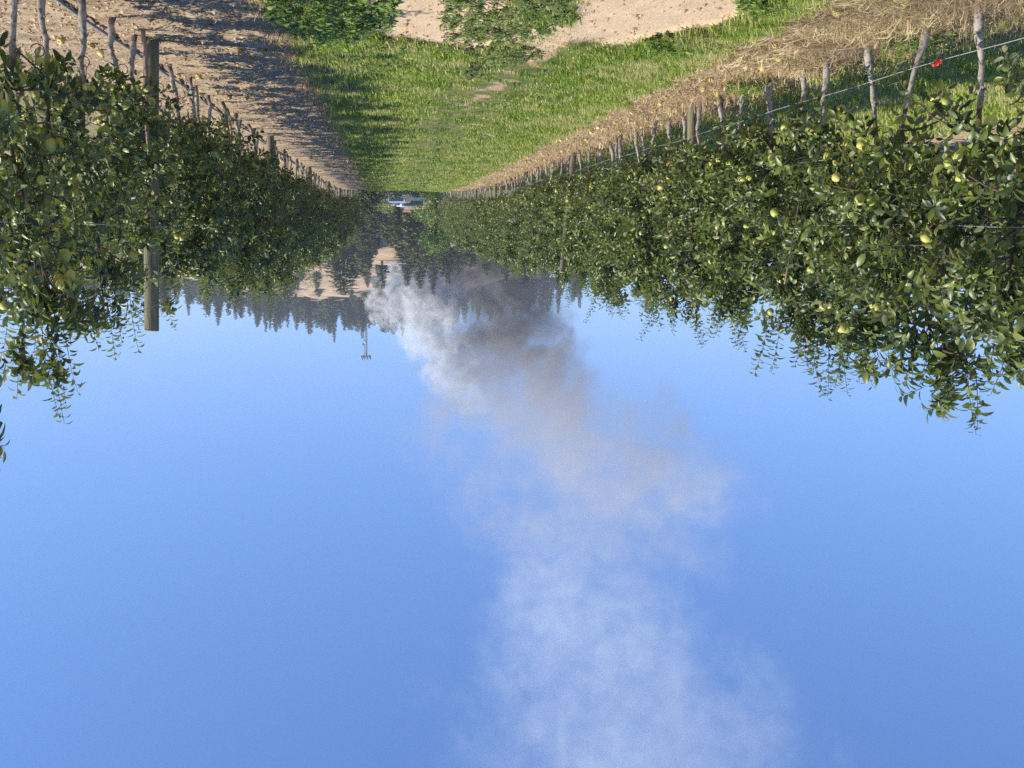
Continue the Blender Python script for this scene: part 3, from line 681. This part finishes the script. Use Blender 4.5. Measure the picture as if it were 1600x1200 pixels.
# fallen leafy twig on the grass
g = np.random.default_rng(77); tw = empty('fallen_twig', (0, 0, 0)); mb = MB()
p = np.array([-0.86, 9.35, 0.03]); pts = [p]; d = np.array([0.03, -1, 0.12])
for k in range(6): d = d + np.array([g.normal(0, .12), 0, -0.02]); pts.append(pts[-1] + d / np.linalg.norm(d) * 0.11)
pts = np.array(pts); mb.tube(pts, np.linspace(.006, .002, 7), 5)
LP, LD, LN, LL = [], [], [], []
for k in range(60):
    t = g.uniform(0.3, 1) * 6; j = min(int(t), 5); q_ = pts[j] + (pts[j + 1] - pts[j]) * (t - j) + g.normal(0, 0.035, 3) * [1.6, 1, .5] + [0, 0, .04]
    LP.append(q_); LD.append([g.normal(0, 1), -0.5 + g.normal(0, .6), 0.1]); LN.append([g.normal(0, .5), g.normal(0, .5), 1]); LL.append(g.uniform(.045, .075))
LL = np.array(LL); V, T = leaves(np.array(LP), np.array(LD), np.array(LN), LL, LL * .5, .3, .4)
mb.build('stem', M_bark, tw); obj('leaves', mesh_np('leaves', V, T, M_leaf), tw); tag(tw, 'fallen leafy apple twig lying on the lane grass', 'twig')

# litter
def litter(n, x0, x1, y0, y1, seed, mat, label, L0=0.02, L1=0.05, pw=1.9, name='leaf_litter'):
    x, y, g = lane_pts(n, x0, x1, y0, y1, seed, pw); z = ground_z(x, y) + 0.006
    a = g.uniform(0, 6.28, n); L = g.uniform(L0, L1, n)
    V, T = leaves(np.stack([x, y, z], 1), np.stack([np.cos(a), np.sin(a), g.uniform(0, .35, n)], 1), np.stack([g.normal(0, .4, n), g.normal(0, .4, n), np.ones(n)], 1), L, L * .55, .5, .35)
    tag(obj(name, mesh_np(name, V, T, mat)), label, 'fallen leaves', kind='stuff')
M_lit = simple('dead_leaf', [(0.2, (0.20, 0.11, 0.05)), (0.5, (0.36, 0.22, 0.10)), (0.75, (0.50, 0.38, 0.16)), (0.95, (0.55, 0.50, 0.18))], 5, 0.8, isl=True)
litter(8500, GL, 4.2, 5.4, 57, 41, M_lit, 'small dead leaves scattered over the bare left-hand strip', 0.012, 0.035)
litter(5200, -4.7, GR, 5.2, 57, 42, M_lit, 'dead leaves scattered among the straw of the right-hand strip', 0.02, 0.05)
M_clod = simple('soil_clod', [(0.2, (0.30, 0.19, 0.11)), (0.8, (0.50, 0.35, 0.22))], 5, 1.0, isl=True)
x, y, g = lane_pts(9000, GL + 0.1, 4.6, 5.4, 40, 43, 2.0); n = len(x)
oct_ = np.array([(1, 0, 0), (0, 1, 0), (-1, 0, 0), (0, -1, 0), (0, 0, .8), (0, 0, -.6)], float)
of = np.array([(0, 1, 4), (1, 2, 4), (2, 3, 4), (3, 0, 4), (1, 0, 5), (2, 1, 5), (3, 2, 5), (0, 3, 5)])
x2, y2, g2 = lane_pts(2600, -2.8, 0.6, 5.4, 8.8, 44, 2.0); k2 = sand_mask(x2, y2) > .5; x = np.append(x, x2[k2]); y = np.append(y, y2[k2]); n = len(x)
sz = (0.004 + 0.026 * g.uniform(0, 1, n) ** 4)[:, None, None]
V = (oct_[None] * sz * g.uniform(0.6, 1.4, (n, 6, 1)) + np.stack([x, y, ground_z(x, y)], 1)[:, None]).reshape(-1, 3)
T = (of[None] + (np.arange(n) * 6)[:, None, None]).reshape(-1, 3)
tag(obj('soil_clods', mesh_np('soil_clods', V, T, M_clod, False)), 'loose crumbs of soil on the bare left-hand strip', 'soil', kind='stuff')

g = np.random.default_rng(51); F_me = apple_mesh('fallen_apple', 0.030)
M_wind = M_apple.copy(); M_wind.name = 'windfall_apple'
for nd in M_wind.node_tree.nodes:
    if nd.type == 'VALTORGB' and nd.color_ramp.elements[0].color[0] < .5:
        for e_, c_ in zip(nd.color_ramp.elements, [(.34, .22, .06), (.55, .45, .13), (.66, .55, .2)]): e_.color = (*c_, 1)
F_me.materials[0] = M_wind
def fallen(n, x0, x1, y0, y1, label, group):
    x, y, _ = lane_pts(n, x0, x1, y0, y1, int(abs(x0) * 97 + n), 1.6)
    for k in range(n):
        o = obj('fallen_apple', F_me); s_ = g.uniform(0.75, 1.1); o.scale = (s_,) * 3
        o.location = (x[k], y[k], float(ground_z(x[k], y[k])) + 0.026 * s_); o.rotation_euler = (g.uniform(0, 3), g.uniform(0, 3), 0)
        tag(o, label, 'apple', group)
fallen(40, 0.8, 2.6, 8.2, 34, 'small yellow windfall apple on the bare soil of the left-hand strip', 'windfall apples on the left-hand strip')
fallen(24, -4.3, -3.05, 5.9, 11, 'yellow windfall apple in the straw before the nearest right-hand post', 'windfall apples near the right-hand row')
fallen(45, -4.0, -3.0, 11, 40, 'yellow windfall apple in the straw beyond the nearest right-hand post', 'windfall apples far along the right-hand row')

# ------------------------------------------------------------------ end of the rows: bushes, broad tree, parked car
def bushy(name, loc, rx, ry, h, seed, mat, n=2600, ls=0.09, trunk=0.4, label='', cat='tree', group=None, shape=1.0):
    g = np.random.default_rng(seed); root = empty(name, loc); mb = MB()
    mb.tube([(0, 0, -0.3), (0.03 * h, 0, h * .3), (0, .03 * h, h * .6)], [0.05 * h ** .7, 0.035 * h ** .7, .015 * h ** .7], 8)
    cl = []
    for k in range(26):
        a = g.uniform(0, 6.28); zz = g.uniform(trunk, 0.93) * h; prof = math.sin(math.pi * min(1, max(0.08, (zz / h - trunk * .5) / (1 - trunk * .5)) ** shape)) ** .6
        r_ = math.sqrt(g.uniform(0.15, 1)) * prof; c_ = np.array([rx * r_ * math.cos(a), ry * r_ * math.sin(a), zz]); cl.append(c_)
        mb.tube([(0, 0, zz * .6), c_ * [.5, .5, .9], c_], [.018 * h ** .6, .01 * h ** .6, .005], 4)
    mb.build('trunk', M_bark, root); cl = np.array(cl)
    i = g.integers(0, len(cl), n); s_ = np.array([rx, ry, h * .45]) * 0.36
    o = unit(g.normal(0, 1, (n, 3))); P = cl[i] + o * s_ * g.uniform(.4, 1, (n, 1)); P[:, 2] = np.maximum(P[:, 2], 0.1)
    D = o + g.normal(0, .5, (n, 3)); N_ = o * .7 + [0, 0, .6] + g.normal(0, .4, (n, 3)); L = ls * g.uniform(.6, 1.3, n)
    V, T = leaves(P, D, N_, L, L * .6, .3, .3); obj('crown', mesh_np('crown', V, T, mat), root)
    return tag(root, label, cat, group)
M_lush = leafmat('lush_leaf', [(0.09, 0.14, 0.02), (0.15, 0.2, 0.03), (0.22, 0.27, 0.05)], (0.14, 0.2, 0.08), 0.5, 0.3)
M_dkbush = leafmat('dark_bush_leaf', [(0.015, 0.035, 0.012), (0.03, 0.055, 0.02), (0.05, 0.08, 0.03)], (0.07, 0.09, 0.05), 0.5, 0.2)
tz = lambda x, y: float(terrain(x, y))
bushy('leafy_tree', (-3.25, 60.3, tz(-3, 60)), 1.3, 1.0, 4.0, 61, M_lush, 3800, .12, .12, 'bright green leafy tree at the far end of the right-hand row')
bushy('dark_bush', (1.35, 60.0, tz(1, 60)), 0.95, .8, 1.9, 62, M_dkbush, 2000, .10, .05, 'dark round bush at the far end of the left-hand row', 'bush', shape=.8)
for k, (bx, by, bw, bh, lb) in enumerate([(-0.9, 75.5, 1.0, .95, 'low dark bush hiding the wheels of the silver-blue car'), (-2.9, 76, 1.1, 1.0, 'low dark bush hiding the wheels of the white car'), (0.35, 72, 1.7, 1.15, 'low dark hedge bush across the end of the lane'), (-5.2, 100, 3.2, 3.2, 'rounded green bush behind the parked car'),
                                       (0.5, 100, 2.6, 2.0, 'olive green bush at the foot of the hill'), (4.0, 96, 3, 2.4, 'dark green bush behind the left-hand row end')]):
    bushy('bush', (bx, by, tz(bx, by)), bw, bw * .8, bh, 63 + k, M_dkbush if k in (0, 1, 2, 5) else M_lush, 1500, .16, .05, lb, 'bush', shape=.8)

M_car = simple('silver_blue_paint', [(0.3, (0.36, 0.42, 0.5)), (0.7, (0.42, 0.48, 0.56))], 2, 0.25, metallic=0.5)
M_carw = simple('white_paint', [(0.3, (0.55, 0.56, 0.57)), (0.7, (0.62, 0.62, 0.62))], 2, 0.3)
M_glass = simple('car_glass', [(0.3, (0.03, 0.05, 0.07)), (0.7, (0.05, 0.07, 0.10))], 2, 0.06, spec=1.0)
M_tyre = simple('tyre_rubber', [(0.3, (0.015, 0.015, 0.015)), (0.7, (0.03, 0.03, 0.03))], 20, 0.8)
M_rimm = simple('rim_metal', [(0.3, (0.45, 0.45, 0.46)), (0.7, (0.6, 0.6, 0.6))], 20, 0.35, metallic=0.8)
M_lamp = simple('rear_lamp_red', [(0.3, (0.4, 0.01, 0.01)), (0.7, (0.5, 0.02, 0.02))], 5, 0.2)
def car(loc, rz, paint, label, H=1.5):
    root = empty('parked_car', loc, rz)
    b_ = MB(); b_.prism([(-2.1, .32), (2.1, .32), (2.2, .55), (2.1, .78), (1.1, .92), (-1.9, .95), (-2.15, .8), (-2.2, .5)], .88); b_.build('body', paint, root, False)
    c_ = MB(); c_.prism([(1.0, .93), (-1.95, .96), (-1.75, H - .02), (-1.2, H + .03), (.0, H + .03), (.3, H - .03)], .74); c_.build('cabin', paint, root, False)
    gl = MB(); gl.box((0, -1.955 + .02, (H + .98) / 2), (1.28, .03, H - 1.15), 0); gl.build('rear_window', M_glass, root, False)
    w_ = MB(); V = [(-.64, .96, .99), (.64, .96, .99), (.6, .33, H - .06), (-.6, .33, H - .06)]; V = [(a, b2 + .03, c2 + .012) for a, b2, c2 in V]
    w_.add(V, [(0, 1, 2, 3)]); w_.build('windscreen', M_glass, root, False)
    for s_ in (-1, 1):
        sw = MB(); sw.box((s_ * .745, -.6, (H + .97) / 2), (.02, 1.9, H - 1.14)); sw.build('side_window', M_glass, root, False)
        l_ = MB(); l_.box((s_ * .72, -2.17, .72), (.26, .06, .14)); l_.build('rear_lamp', M_lamp, root, False)
        for yy in (-1.35, 1.35):
            wh = MB(); wh.tube([(s_ * .72, yy, .33), (s_ * .92, yy, .33)], .33, 20); wo = wh.build('wheel', M_tyre, root)
            rm = MB(); rm.tube([(s_ * .9, yy, .33), (s_ * .93, yy, .33)], .19, 14); rm.build('rim', M_rimm, wo)
    bm2 = MB(); bm2.box((0, -2.2, .42), (1.7, .12, .2)); bm2.build('bumper', M_carw, root, False)
    return tag(root, label, 'car')
car((-1.45, 84, tz(-1.5, 84)), R(14), M_car, 'silver-blue car parked beyond the end of the grassy lane', 1.42)
car((-3.0, 91, tz(-3, 91) + .02), R(70), M_carw, 'white car parked behind the silver-blue car', 1.6)

# ------------------------------------------------------------------ conifers on the hill
M_fir = leafmat('fir_needles', [(0.05, 0.072, 0.022), (0.09, 0.115, 0.034), (0.14, 0.165, 0.05)], (0.06, 0.08, 0.035), 0.7, 0.1, 0.2)
M_pine = leafmat('pine_needles', [(0.07, 0.09, 0.028), (0.11, 0.13, 0.04), (0.17, 0.18, 0.06)], (0.09, 0.10, 0.05), 0.7, 0.12, 0.2)
M_pbark = simple('pine_bark', [(0.3, (0.10, 0.06, 0.04)), (0.7, (0.20, 0.13, 0.09))], 4, 0.95)
def conifer(seed, H=10., W=2.2, base=0.1, mat=None, gap=0.0, power=0.9):
    g = np.random.default_rng(seed); root = empty('conifer_tree'); mb = MB()
    mb.tube([(0, 0, -1), (0.05, 0, H * .4), (0, 0.05, H * .98)], [0.025 * H, .016 * H, .02], 7)
    P, D, L = [], [], []
    nw = int(30); zs = base * H + (1 - base) * H * np.linspace(0, 1, nw)
    for k, zz in enumerate(zs):
        t = (zz - base * H) / (H * (1 - base)); r_ = W * (1 - t) ** power * g.uniform(.75, 1.15) * min(1, .55 + t * 3)
        nb = 9
        for j in range(nb):
            if g.uniform() < gap: continue
            a = g.uniform(0, 6.28); rr_ = r_ * g.uniform(.6, 1.15) + .12; droop = g.uniform(-.35, .1)
            e = np.array([rr_ * math.cos(a), rr_ * math.sin(a), zz + droop * rr_])
            mb.tube([(0, 0, zz), e], [.03, .01], 3, cap=False)
            m = max(5, int(16 * rr_ / W) + 4)
            tt = g.uniform(.2, 1, m)[:, None]; q_ = np.array([0, 0, zz]) * (1 - tt) + e * tt + g.normal(0, .10 * W / 2, (m, 3)) * [1, 1, .5]
            P.append(q_); dv = unit(e - np.array([0, 0, zz])); D.append(dv + g.normal(0, .55, (m, 3))); L.append(g.uniform(.3, .7, m) * (W / 2) ** .5 * (1 - .5 * t))
    mb.build('trunk', M_pbark, root)
    P, D, L = np.vstack(P), np.vstack(D), np.concatenate(L); n = len(L)
    V, T = leaves(P, D, np.array([0, 0, 1.0]) + g.normal(0, .45, (n, 3)), L, L * .45, .2, .25)
    obj('crown', mesh_np('crown', V, T, mat), root); return root
cp = [conifer(1, 10, 1.7, .06, M_fir), conifer(2, 10, 1.5, .10, M_fir, .1), conifer(3, 10, 2.0, .16, M_pine, .2, .7), conifer(4, 10, 1.4, .22, M_fir, .25, .75),
      conifer(5, 10, 2.3, .12, M_fir, .05, .6), conifer(6, 10, 2.1, .25, M_pine, .3, .6)]
ckids = {p.name: list(p.children) for p in cp}; cused = set()
def put_conifer(i, x, y, h, w, rz, label, group):
    p = cp[i]
    if p.name not in cused: cused.add(p.name); r = p
    else:
        r = p.copy(); COL.objects.link(r)
        for ch in ckids[p.name]:
            c_ = ch.copy(); COL.objects.link(c_); c_.parent = r
    r.location = (x, y, float(terrain(x, y)) - .2); r.scale = (w, w, h / 10); r.rotation_euler = (0, 0, rz)
    tag(r, label, 'tree', group)
g = np.random.default_rng(81)
CW = [1.7, 1.5, 2.0, 1.4, 2.3, 2.1]
for k_, (ci, x, y, h, w) in enumerate([(4, 7.0, 155.5, 7.2, 2.9), (0, 2.7, 150.0, 4.8, 1.1), (3, 0.7, 171.5, 4.7, 0.9), (4, -0.5, 258.5, 6.8, 2.5), (1, -3.5, 161.0, 5.9, 1.3), (0, -8.6, 174.5, 7.2, 1.1), (5, -1.7, 123.0, 4.8, 1.4), (2, -3.5, 118.5, 6.1, 1.4), (2, -5.0, 122.5, 6.5, 1.4), (0, -7.7, 129.5, 7.1, 1.3), (4, -12.7, 141.0, 5.3, 2.1), (0, 1.4, 129.0, 4.4, 1.1), (4, 0.2, 132.0, 2.3, 0.9), (5, 3.7, 152.0, 5.2, 1.5), (2, -6.0, 170.0, 5.9, 1.4), (3, 2.1, 225.0, 6.2, 1.2), (0, -3.3, 233.5, 6.1, 1.8), (1, -5.0, 202.5, 5.9, 1.4), (3, -10.1, 153.5, 6.4, 1.1), (5, -13.5, 177.5, 4.9, 1.6), (5, -0.9, 139.5, 2.5, 1.0), (2, -17.9, 167.5, 5.8, 1.5), (0, -22.9, 179.5, 6.2, 1.5), (1, -28.2, 189.5, 6.5, 1.6), (0, -37.1, 219.0, 8.3, 1.8), (0, -42.5, 223.0, 7.7, 1.8)]):
    lb = ('large broad dark tree standing on the bare tan slope' if k_ == 0 else 'single slender fir standing in front of the white smoke' if k_ == 5 else
          'conifer in the clump at the foot of the hill left of the smoke' if y < 135 and x > -9 else 'conifer on the slope below the dark smoke' if x < -9 else 'conifer scattered on the bare tan slope below the mast')
    put_conifer(ci, x, y, h * 1.12, w / CW[ci] * 1.5, g.uniform(0, 6.28), lb, 'conifers on the hillside')
for k_ in range(22):
    x, y = g.uniform(-14, 9), g.uniform(108, 150)
    put_conifer(int(g.choice([2, 5, 4, 1])), x, y, g.uniform(2.2, 5.0), g.uniform(.7, 1.1) * .8, g.uniform(0, 6.28), 'small olive conifer at the foot of the hill', 'conifers on the hillside')
placed = []
tries = 0
while len(placed) < 62 and tries < 5000:          # close-set crest between the mast and the smoke
    tries += 1; x, y = g.uniform(-18, 46), g.uniform(286, 334)
    if any((x - a) ** 2 + (y - b2) ** 2 < 2.2 ** 2 for a, b2 in placed): continue
    placed.append((x, y))
    put_conifer(int(g.choice([0, 1, 2, 3, 4, 5, 2])), x, y, g.uniform(6.0, 11.5), g.uniform(1.1, 1.7), g.uniform(0, 6.28), 'dark conifer crowding the crest around the mast', 'conifers along the hill ridge')
for k_ in range(20):
    x, y = g.uniform(-6, 30), g.uniform(165, 285)
    put_conifer(int(g.choice([2, 5, 4, 3])), x, y, g.uniform(2.0, 5.5), g.uniform(.5, .9), g.uniform(0, 6.28), 'small lone conifer dotted over the open tan slope', 'conifers on the hillside')
k = 0; tries = 0
while k < 168 and tries < 40000:      # ridge forest
    tries += 1
    x = g.uniform(-72, 82) if g.uniform() < .86 else g.uniform(80, 130); y = g.uniform(285, 340) if g.uniform() < .55 or x < -5 else g.uniform(190, 290)
    if -9 < x < 17 and y < 285: continue
    if any((x - a) ** 2 + (y - b2) ** 2 < 2.6 ** 2 for a, b2 in placed): continue
    placed.append((x, y)); k += 1
    put_conifer(int(g.choice([0, 1, 2, 3, 4, 0, 1])), x, y, g.uniform(7.5, 13.5) * (1 if y > 270 else .8), g.uniform(1.0, 1.6), g.uniform(0, 6.28),
                'dark conifer in the forest %s' % ('on the ridge left of the mast' if x > 12 else 'along the ridge between mast and smoke' if x > -20 else 'on the ridge behind the smoke'),
                'conifers along the hill ridge')
for p in cp + protos:
    if p.name not in cused and p.name not in used:
        for ch in list(p.children): bpy.data.objects.remove(ch)
        bpy.data.objects.remove(p)
# ------------------------------------------------------------------ telecom mast
mast = empty('lattice_mast', (7.6, 322, tz(7.6, 322)))
M_steel = simple('galvanised_steel', [(0.3, (0.13, 0.135, 0.15)), (0.7, (0.2, 0.205, 0.22))], 3, 0.6, metallic=0.2)
mh = 46.3 - tz(7.6, 322); mb = MB()
cn = [(math.cos(a), math.sin(a)) for a in (0.3, 2.4, 4.5)]
rad_at = lambda z: 0.95 - 0.45 * z / mh
for cx_, cy_ in cn: mb.tube([(cx_ * rad_at(z), cy_ * rad_at(z), z) for z in (-.5, mh)], 0.11, 6)
mb.build('tower_legs', M_steel, mast); mb = MB(); z = 0; k = 0
while z < mh - .5:
    dz = 1.1
    for i in range(3):
        a, b2 = cn[i], cn[(i + 1) % 3]; z2 = min(z + dz, mh)
        mb.tube([(a[0] * rad_at(z), a[1] * rad_at(z), z), (b2[0] * rad_at(z2), b2[1] * rad_at(z2), z2)], .045, 4)
        mb.tube([(a[0] * rad_at(z2), a[1] * rad_at(z2), z2), (b2[0] * rad_at(z2), b2[1] * rad_at(z2), z2)], .045, 4)
    z += dz
mb.build('bracing', M_steel, mast)
mb = MB()
for k in range(12):
    a, a2 = k * math.pi / 6, (k + 1) * math.pi / 6
    mb.tube([(1.25 * math.cos(a), 1.25 * math.sin(a), mh - .7), (1.25 * math.cos(a2), 1.25 * math.sin(a2), mh - .7)], .07, 5)
    if k % 3 == 0: mb.tube([(0, 0, mh - .7), (1.3 * math.cos(a), 1.3 * math.sin(a), mh - .7)], .07, 5)
mb.build('platform', M_steel, mast)
for k in range(9):
    a = k * 2 * math.pi / 9 + .2; ab = MB(); c_ = (1.55 * math.cos(a), 1.55 * math.sin(a), mh - .3)
    ab.box(c_, (.28, .28, 1.5), a); ab.tube([(c_[0] * .8, c_[1] * .8, c_[2] - .5), c_], .05, 5); ab.build('antenna_panel', M_steel, mast)
ds = MB(); ds.lathe([(0.02, 0), (.3, .08), (.55, .3)], 16, (0, 0, 0), [[1, 0, 0], [0, 0, -1], [0, 1, 0]]); d_ = ds.build('dish', M_carw, mast); d_.location = (.6, -.7, mh - 5.2)
tag(mast, 'tall lattice mast with antennas on the hill ridge', 'mast')

# ------------------------------------------------------------------ smoke and haze
def smoke(name, label, keys, zmax, xs0, xs1, yc, dens, lo, hi, seed, rmax, scale, flat=1.0, aniso=0.1, contrast=2.2, distort=0.6, step=0.1, soft=1.1, wisp=1.2):
    """keys: (z, cx, r, sqrt-density 0..1). A drifting column: centreline, radius and density follow the height."""
    m = bpy.data.materials.new(name); m.use_nodes = True; nt = m.node_tree; nt.nodes.clear()
    out = nt.nodes.new('ShaderNodeOutputMaterial'); vol = nt.nodes.new('ShaderNodeVolumePrincipled'); nt.links.new(vol.outputs[0], out.inputs['Volume'])
    v = texco(nt)
    nz = noise(nt, distort_scale := 1.0 / (rmax * 0.9), 3, 0.55, v)
    off = nt.nodes.new('ShaderNodeVectorMath'); off.operation = 'SUBTRACT'; nt.links.new(nz.outputs['Color'], off.inputs[0]); off.inputs[1].default_value = (.5, .5, .5)
    sepo = nt.nodes.new('ShaderNodeSeparateXYZ'); nt.links.new(off.outputs[0], sepo.inputs[0])
    sx = nt.nodes.new('ShaderNodeSeparateXYZ'); nt.links.new(v, sx.inputs[0])
    zn = math_(nt, 'DIVIDE', sx.outputs[2], zmax)
    def curve(vals, vin):
        c_ = nt.nodes.new('ShaderNodeFloatCurve'); cu = c_.mapping.curves[0]; c_.mapping.use_clip = True
        pts = sorted(vals); cu.points[0].location = pts[0]; cu.points[1].location = pts[-1]
        for p_ in pts[1:-1]: cu.points.new(*p_)
        c_.mapping.update(); nt.links.new(vin, c_.inputs['Value']); return c_.outputs[0]
    cx = curve([(z / zmax, (x - xs0) / (xs1 - xs0)) for z, x, r, d in keys], zn)
    cx = math_(nt, 'MULTIPLY_ADD', cx, xs1 - xs0, xs0)
    rr_ = math_(nt, 'MULTIPLY', curve([(z / zmax, r / rmax) for z, x, r, d in keys], zn), rmax)
    dd = curve([(z / zmax, d) for z, x, r, d in keys], zn)
    dx = math_(nt, 'ADD', math_(nt, 'DIVIDE', math_(nt, 'SUBTRACT', sx.outputs[0], cx), rr_), math_(nt, 'MULTIPLY', sepo.outputs[0], distort * 2))
    dy = math_(nt, 'ADD', math_(nt, 'DIVIDE', math_(nt, 'SUBTRACT', sx.outputs[1], yc), math_(nt, 'MULTIPLY', rr_, flat)), math_(nt, 'MULTIPLY', sepo.outputs[1], distort * 2))
    rho = math_(nt, 'SQRT', math_(nt, 'ADD', math_(nt, 'MULTIPLY', dx, dx), math_(nt, 'MULTIPLY', dy, dy)))
    n1 = noise(nt, scale, 5, 0.6, v, 0.4)
    core = math_(nt, 'SUBTRACT', 1.0, rho)
    n3 = noise(nt, scale * 3.1, 6, 0.65, v, 0.8)
    nn = math_(nt, 'ADD', math_(nt, 'MULTIPLY', math_(nt, 'SUBTRACT', n1.outputs[0], 0.5), contrast), math_(nt, 'MULTIPLY', math_(nt, 'SUBTRACT', n3.outputs[0], 0.5), contrast * .5))
    s_ = nt.nodes.new('ShaderNodeMapRange'); s_.interpolation_type = 'SMOOTHSTEP'; nt.links.new(math_(nt, 'ADD', core, nn), s_.inputs[0])
    s_.inputs[1].default_value = -0.15; s_.inputs[2].default_value = soft
    den = math_(nt, 'MULTIPLY', math_(nt, 'MULTIPLY', s_.outputs[0], math_(nt, 'MULTIPLY', dd, dd)), dens)
    w_ = nt.nodes.new('ShaderNodeMapRange'); nt.links.new(n3.outputs[0], w_.inputs[0]); w_.inputs[1].default_value = .3; w_.inputs[2].default_value = .7; w_.inputs[3].default_value = max(0, 1 - wisp * .8); w_.inputs[4].default_value = 1 + wisp * .6
    den = math_(nt, 'MULTIPLY', den, w_.outputs[0])
    fz = math_(nt, 'ADD', zn, math_(nt, 'MULTIPLY', sepo.outputs[2], 0.25))
    cr = ramp(nt, fz, [(k / 10., c_) for k, c_ in lo])
    nt.links.new(cr.outputs[0], vol.inputs['Color']); nt.links.new(den, vol.inputs['Density']); vol.inputs['Anisotropy'].default_value = aniso
    mb = MB(); P = [(x, yc, z) for z, x, r, d in keys]; rads = [r for z, x, r, d in keys]
    n = 24; V = []; T = []
    for i, (px, py, pz) in enumerate(P):
        r1 = max(rads[max(0, i - 1):i + 2]) * 1.25
        for j in range(n): t = j * 2 * math.pi / n; V.append((px + r1 * math.cos(t), py + r1 * flat * math.sin(t), pz))
    for i in range(len(P) - 1):
        for j in range(n): p, q_ = i * n + j, i * n + (j + 1) % n; T += [(p, q_, q_ + n), (p, q_ + n, p + n)]
    for i in (0, len(P) - 1):
        V.append(P[i]); c_ = len(V) - 1
        for j in range(n):
            t = (i * n + j, i * n + (j + 1) % n, c_); T.append(t if i else t[::-1])
    mb.add(V, T); o = mb.build(name, m)
    m.cycles.volume_step_rate = step
    return tag(o, label, 'smoke', kind='stuff')
smoke('dark_smoke', 'dark grey smoke plume rising from the hillside and thinning into blue sky',
      [(4, -20, 6, .9), (8, -21, 10, 1.0), (13, -23.5, 11.5, 1.0), (19, -25, 13, .97), (25, -26.5, 14, .76), (31, -29, 19, .50), (38, -33, 25, .38), (46, -40, 31, .30), (56, -45, 36, .26), (66, -44, 28, .23), (76, -44, 25, .205),
       (90, -47, 29, .18), (105, -50, 36, .155), (120, -54, 43, .14), (135, -57, 48, .13), (150, -60, 50, .125)],
      150., -70., -10., 190., 0.55, [(0, (.40, .385, .37)), (1.6, (.43, .41, .40)), (2.6, (.62, .60, .57)), (4.2, (.76, .75, .73)), (5.5, (.89, .95, .97)), (10, (.90, .96, 1.0))], None, 1, 50., 0.06, flat=.5, contrast=2.6, distort=.45, step=.12, soft=.95, wisp=1.5)
smoke('white_smoke', 'bright white smoke billowing beside the dark plume on the hillside',
      [(4, -8, 5, .9), (8, -7.5, 7, 1.0), (13, -6.5, 8.5, 1.0), (19, -7.5, 9.5, 1.0), (24, -11, 9, .8), (29, -13, 8, .65), (34, -15, 7, .5), (40, -19, 6, .2)],
      40., -20., 0., 189., 0.85, [(0, (.96, .99, 1)), (10, (.96, .99, 1))], None, 2, 9.5, 0.16, flat=.4, contrast=2.2, distort=.5, step=.25, soft=.8, wisp=1.3)

hzm = bpy.data.materials.new('haze_air'); hzm.use_nodes = True; nt = hzm.node_tree; nt.nodes.clear()
out = nt.nodes.new('ShaderNodeOutputMaterial'); vol = nt.nodes.new('ShaderNodeVolumePrincipled'); nt.links.new(vol.outputs[0], out.inputs['Volume'])
vol.inputs['Color'].default_value = (.72, .84, 1.0, 1); vol.inputs['Density'].default_value = 0.0006; vol.inputs['Anisotropy'].default_value = 0.2
mb = MB(); mb.box((0, 470, 25.), (1500, 1150, 62)); tag(mb.build('haze', hzm, smooth=False), 'thin blue air haze over the orchard and hill', 'haze', kind='stuff')
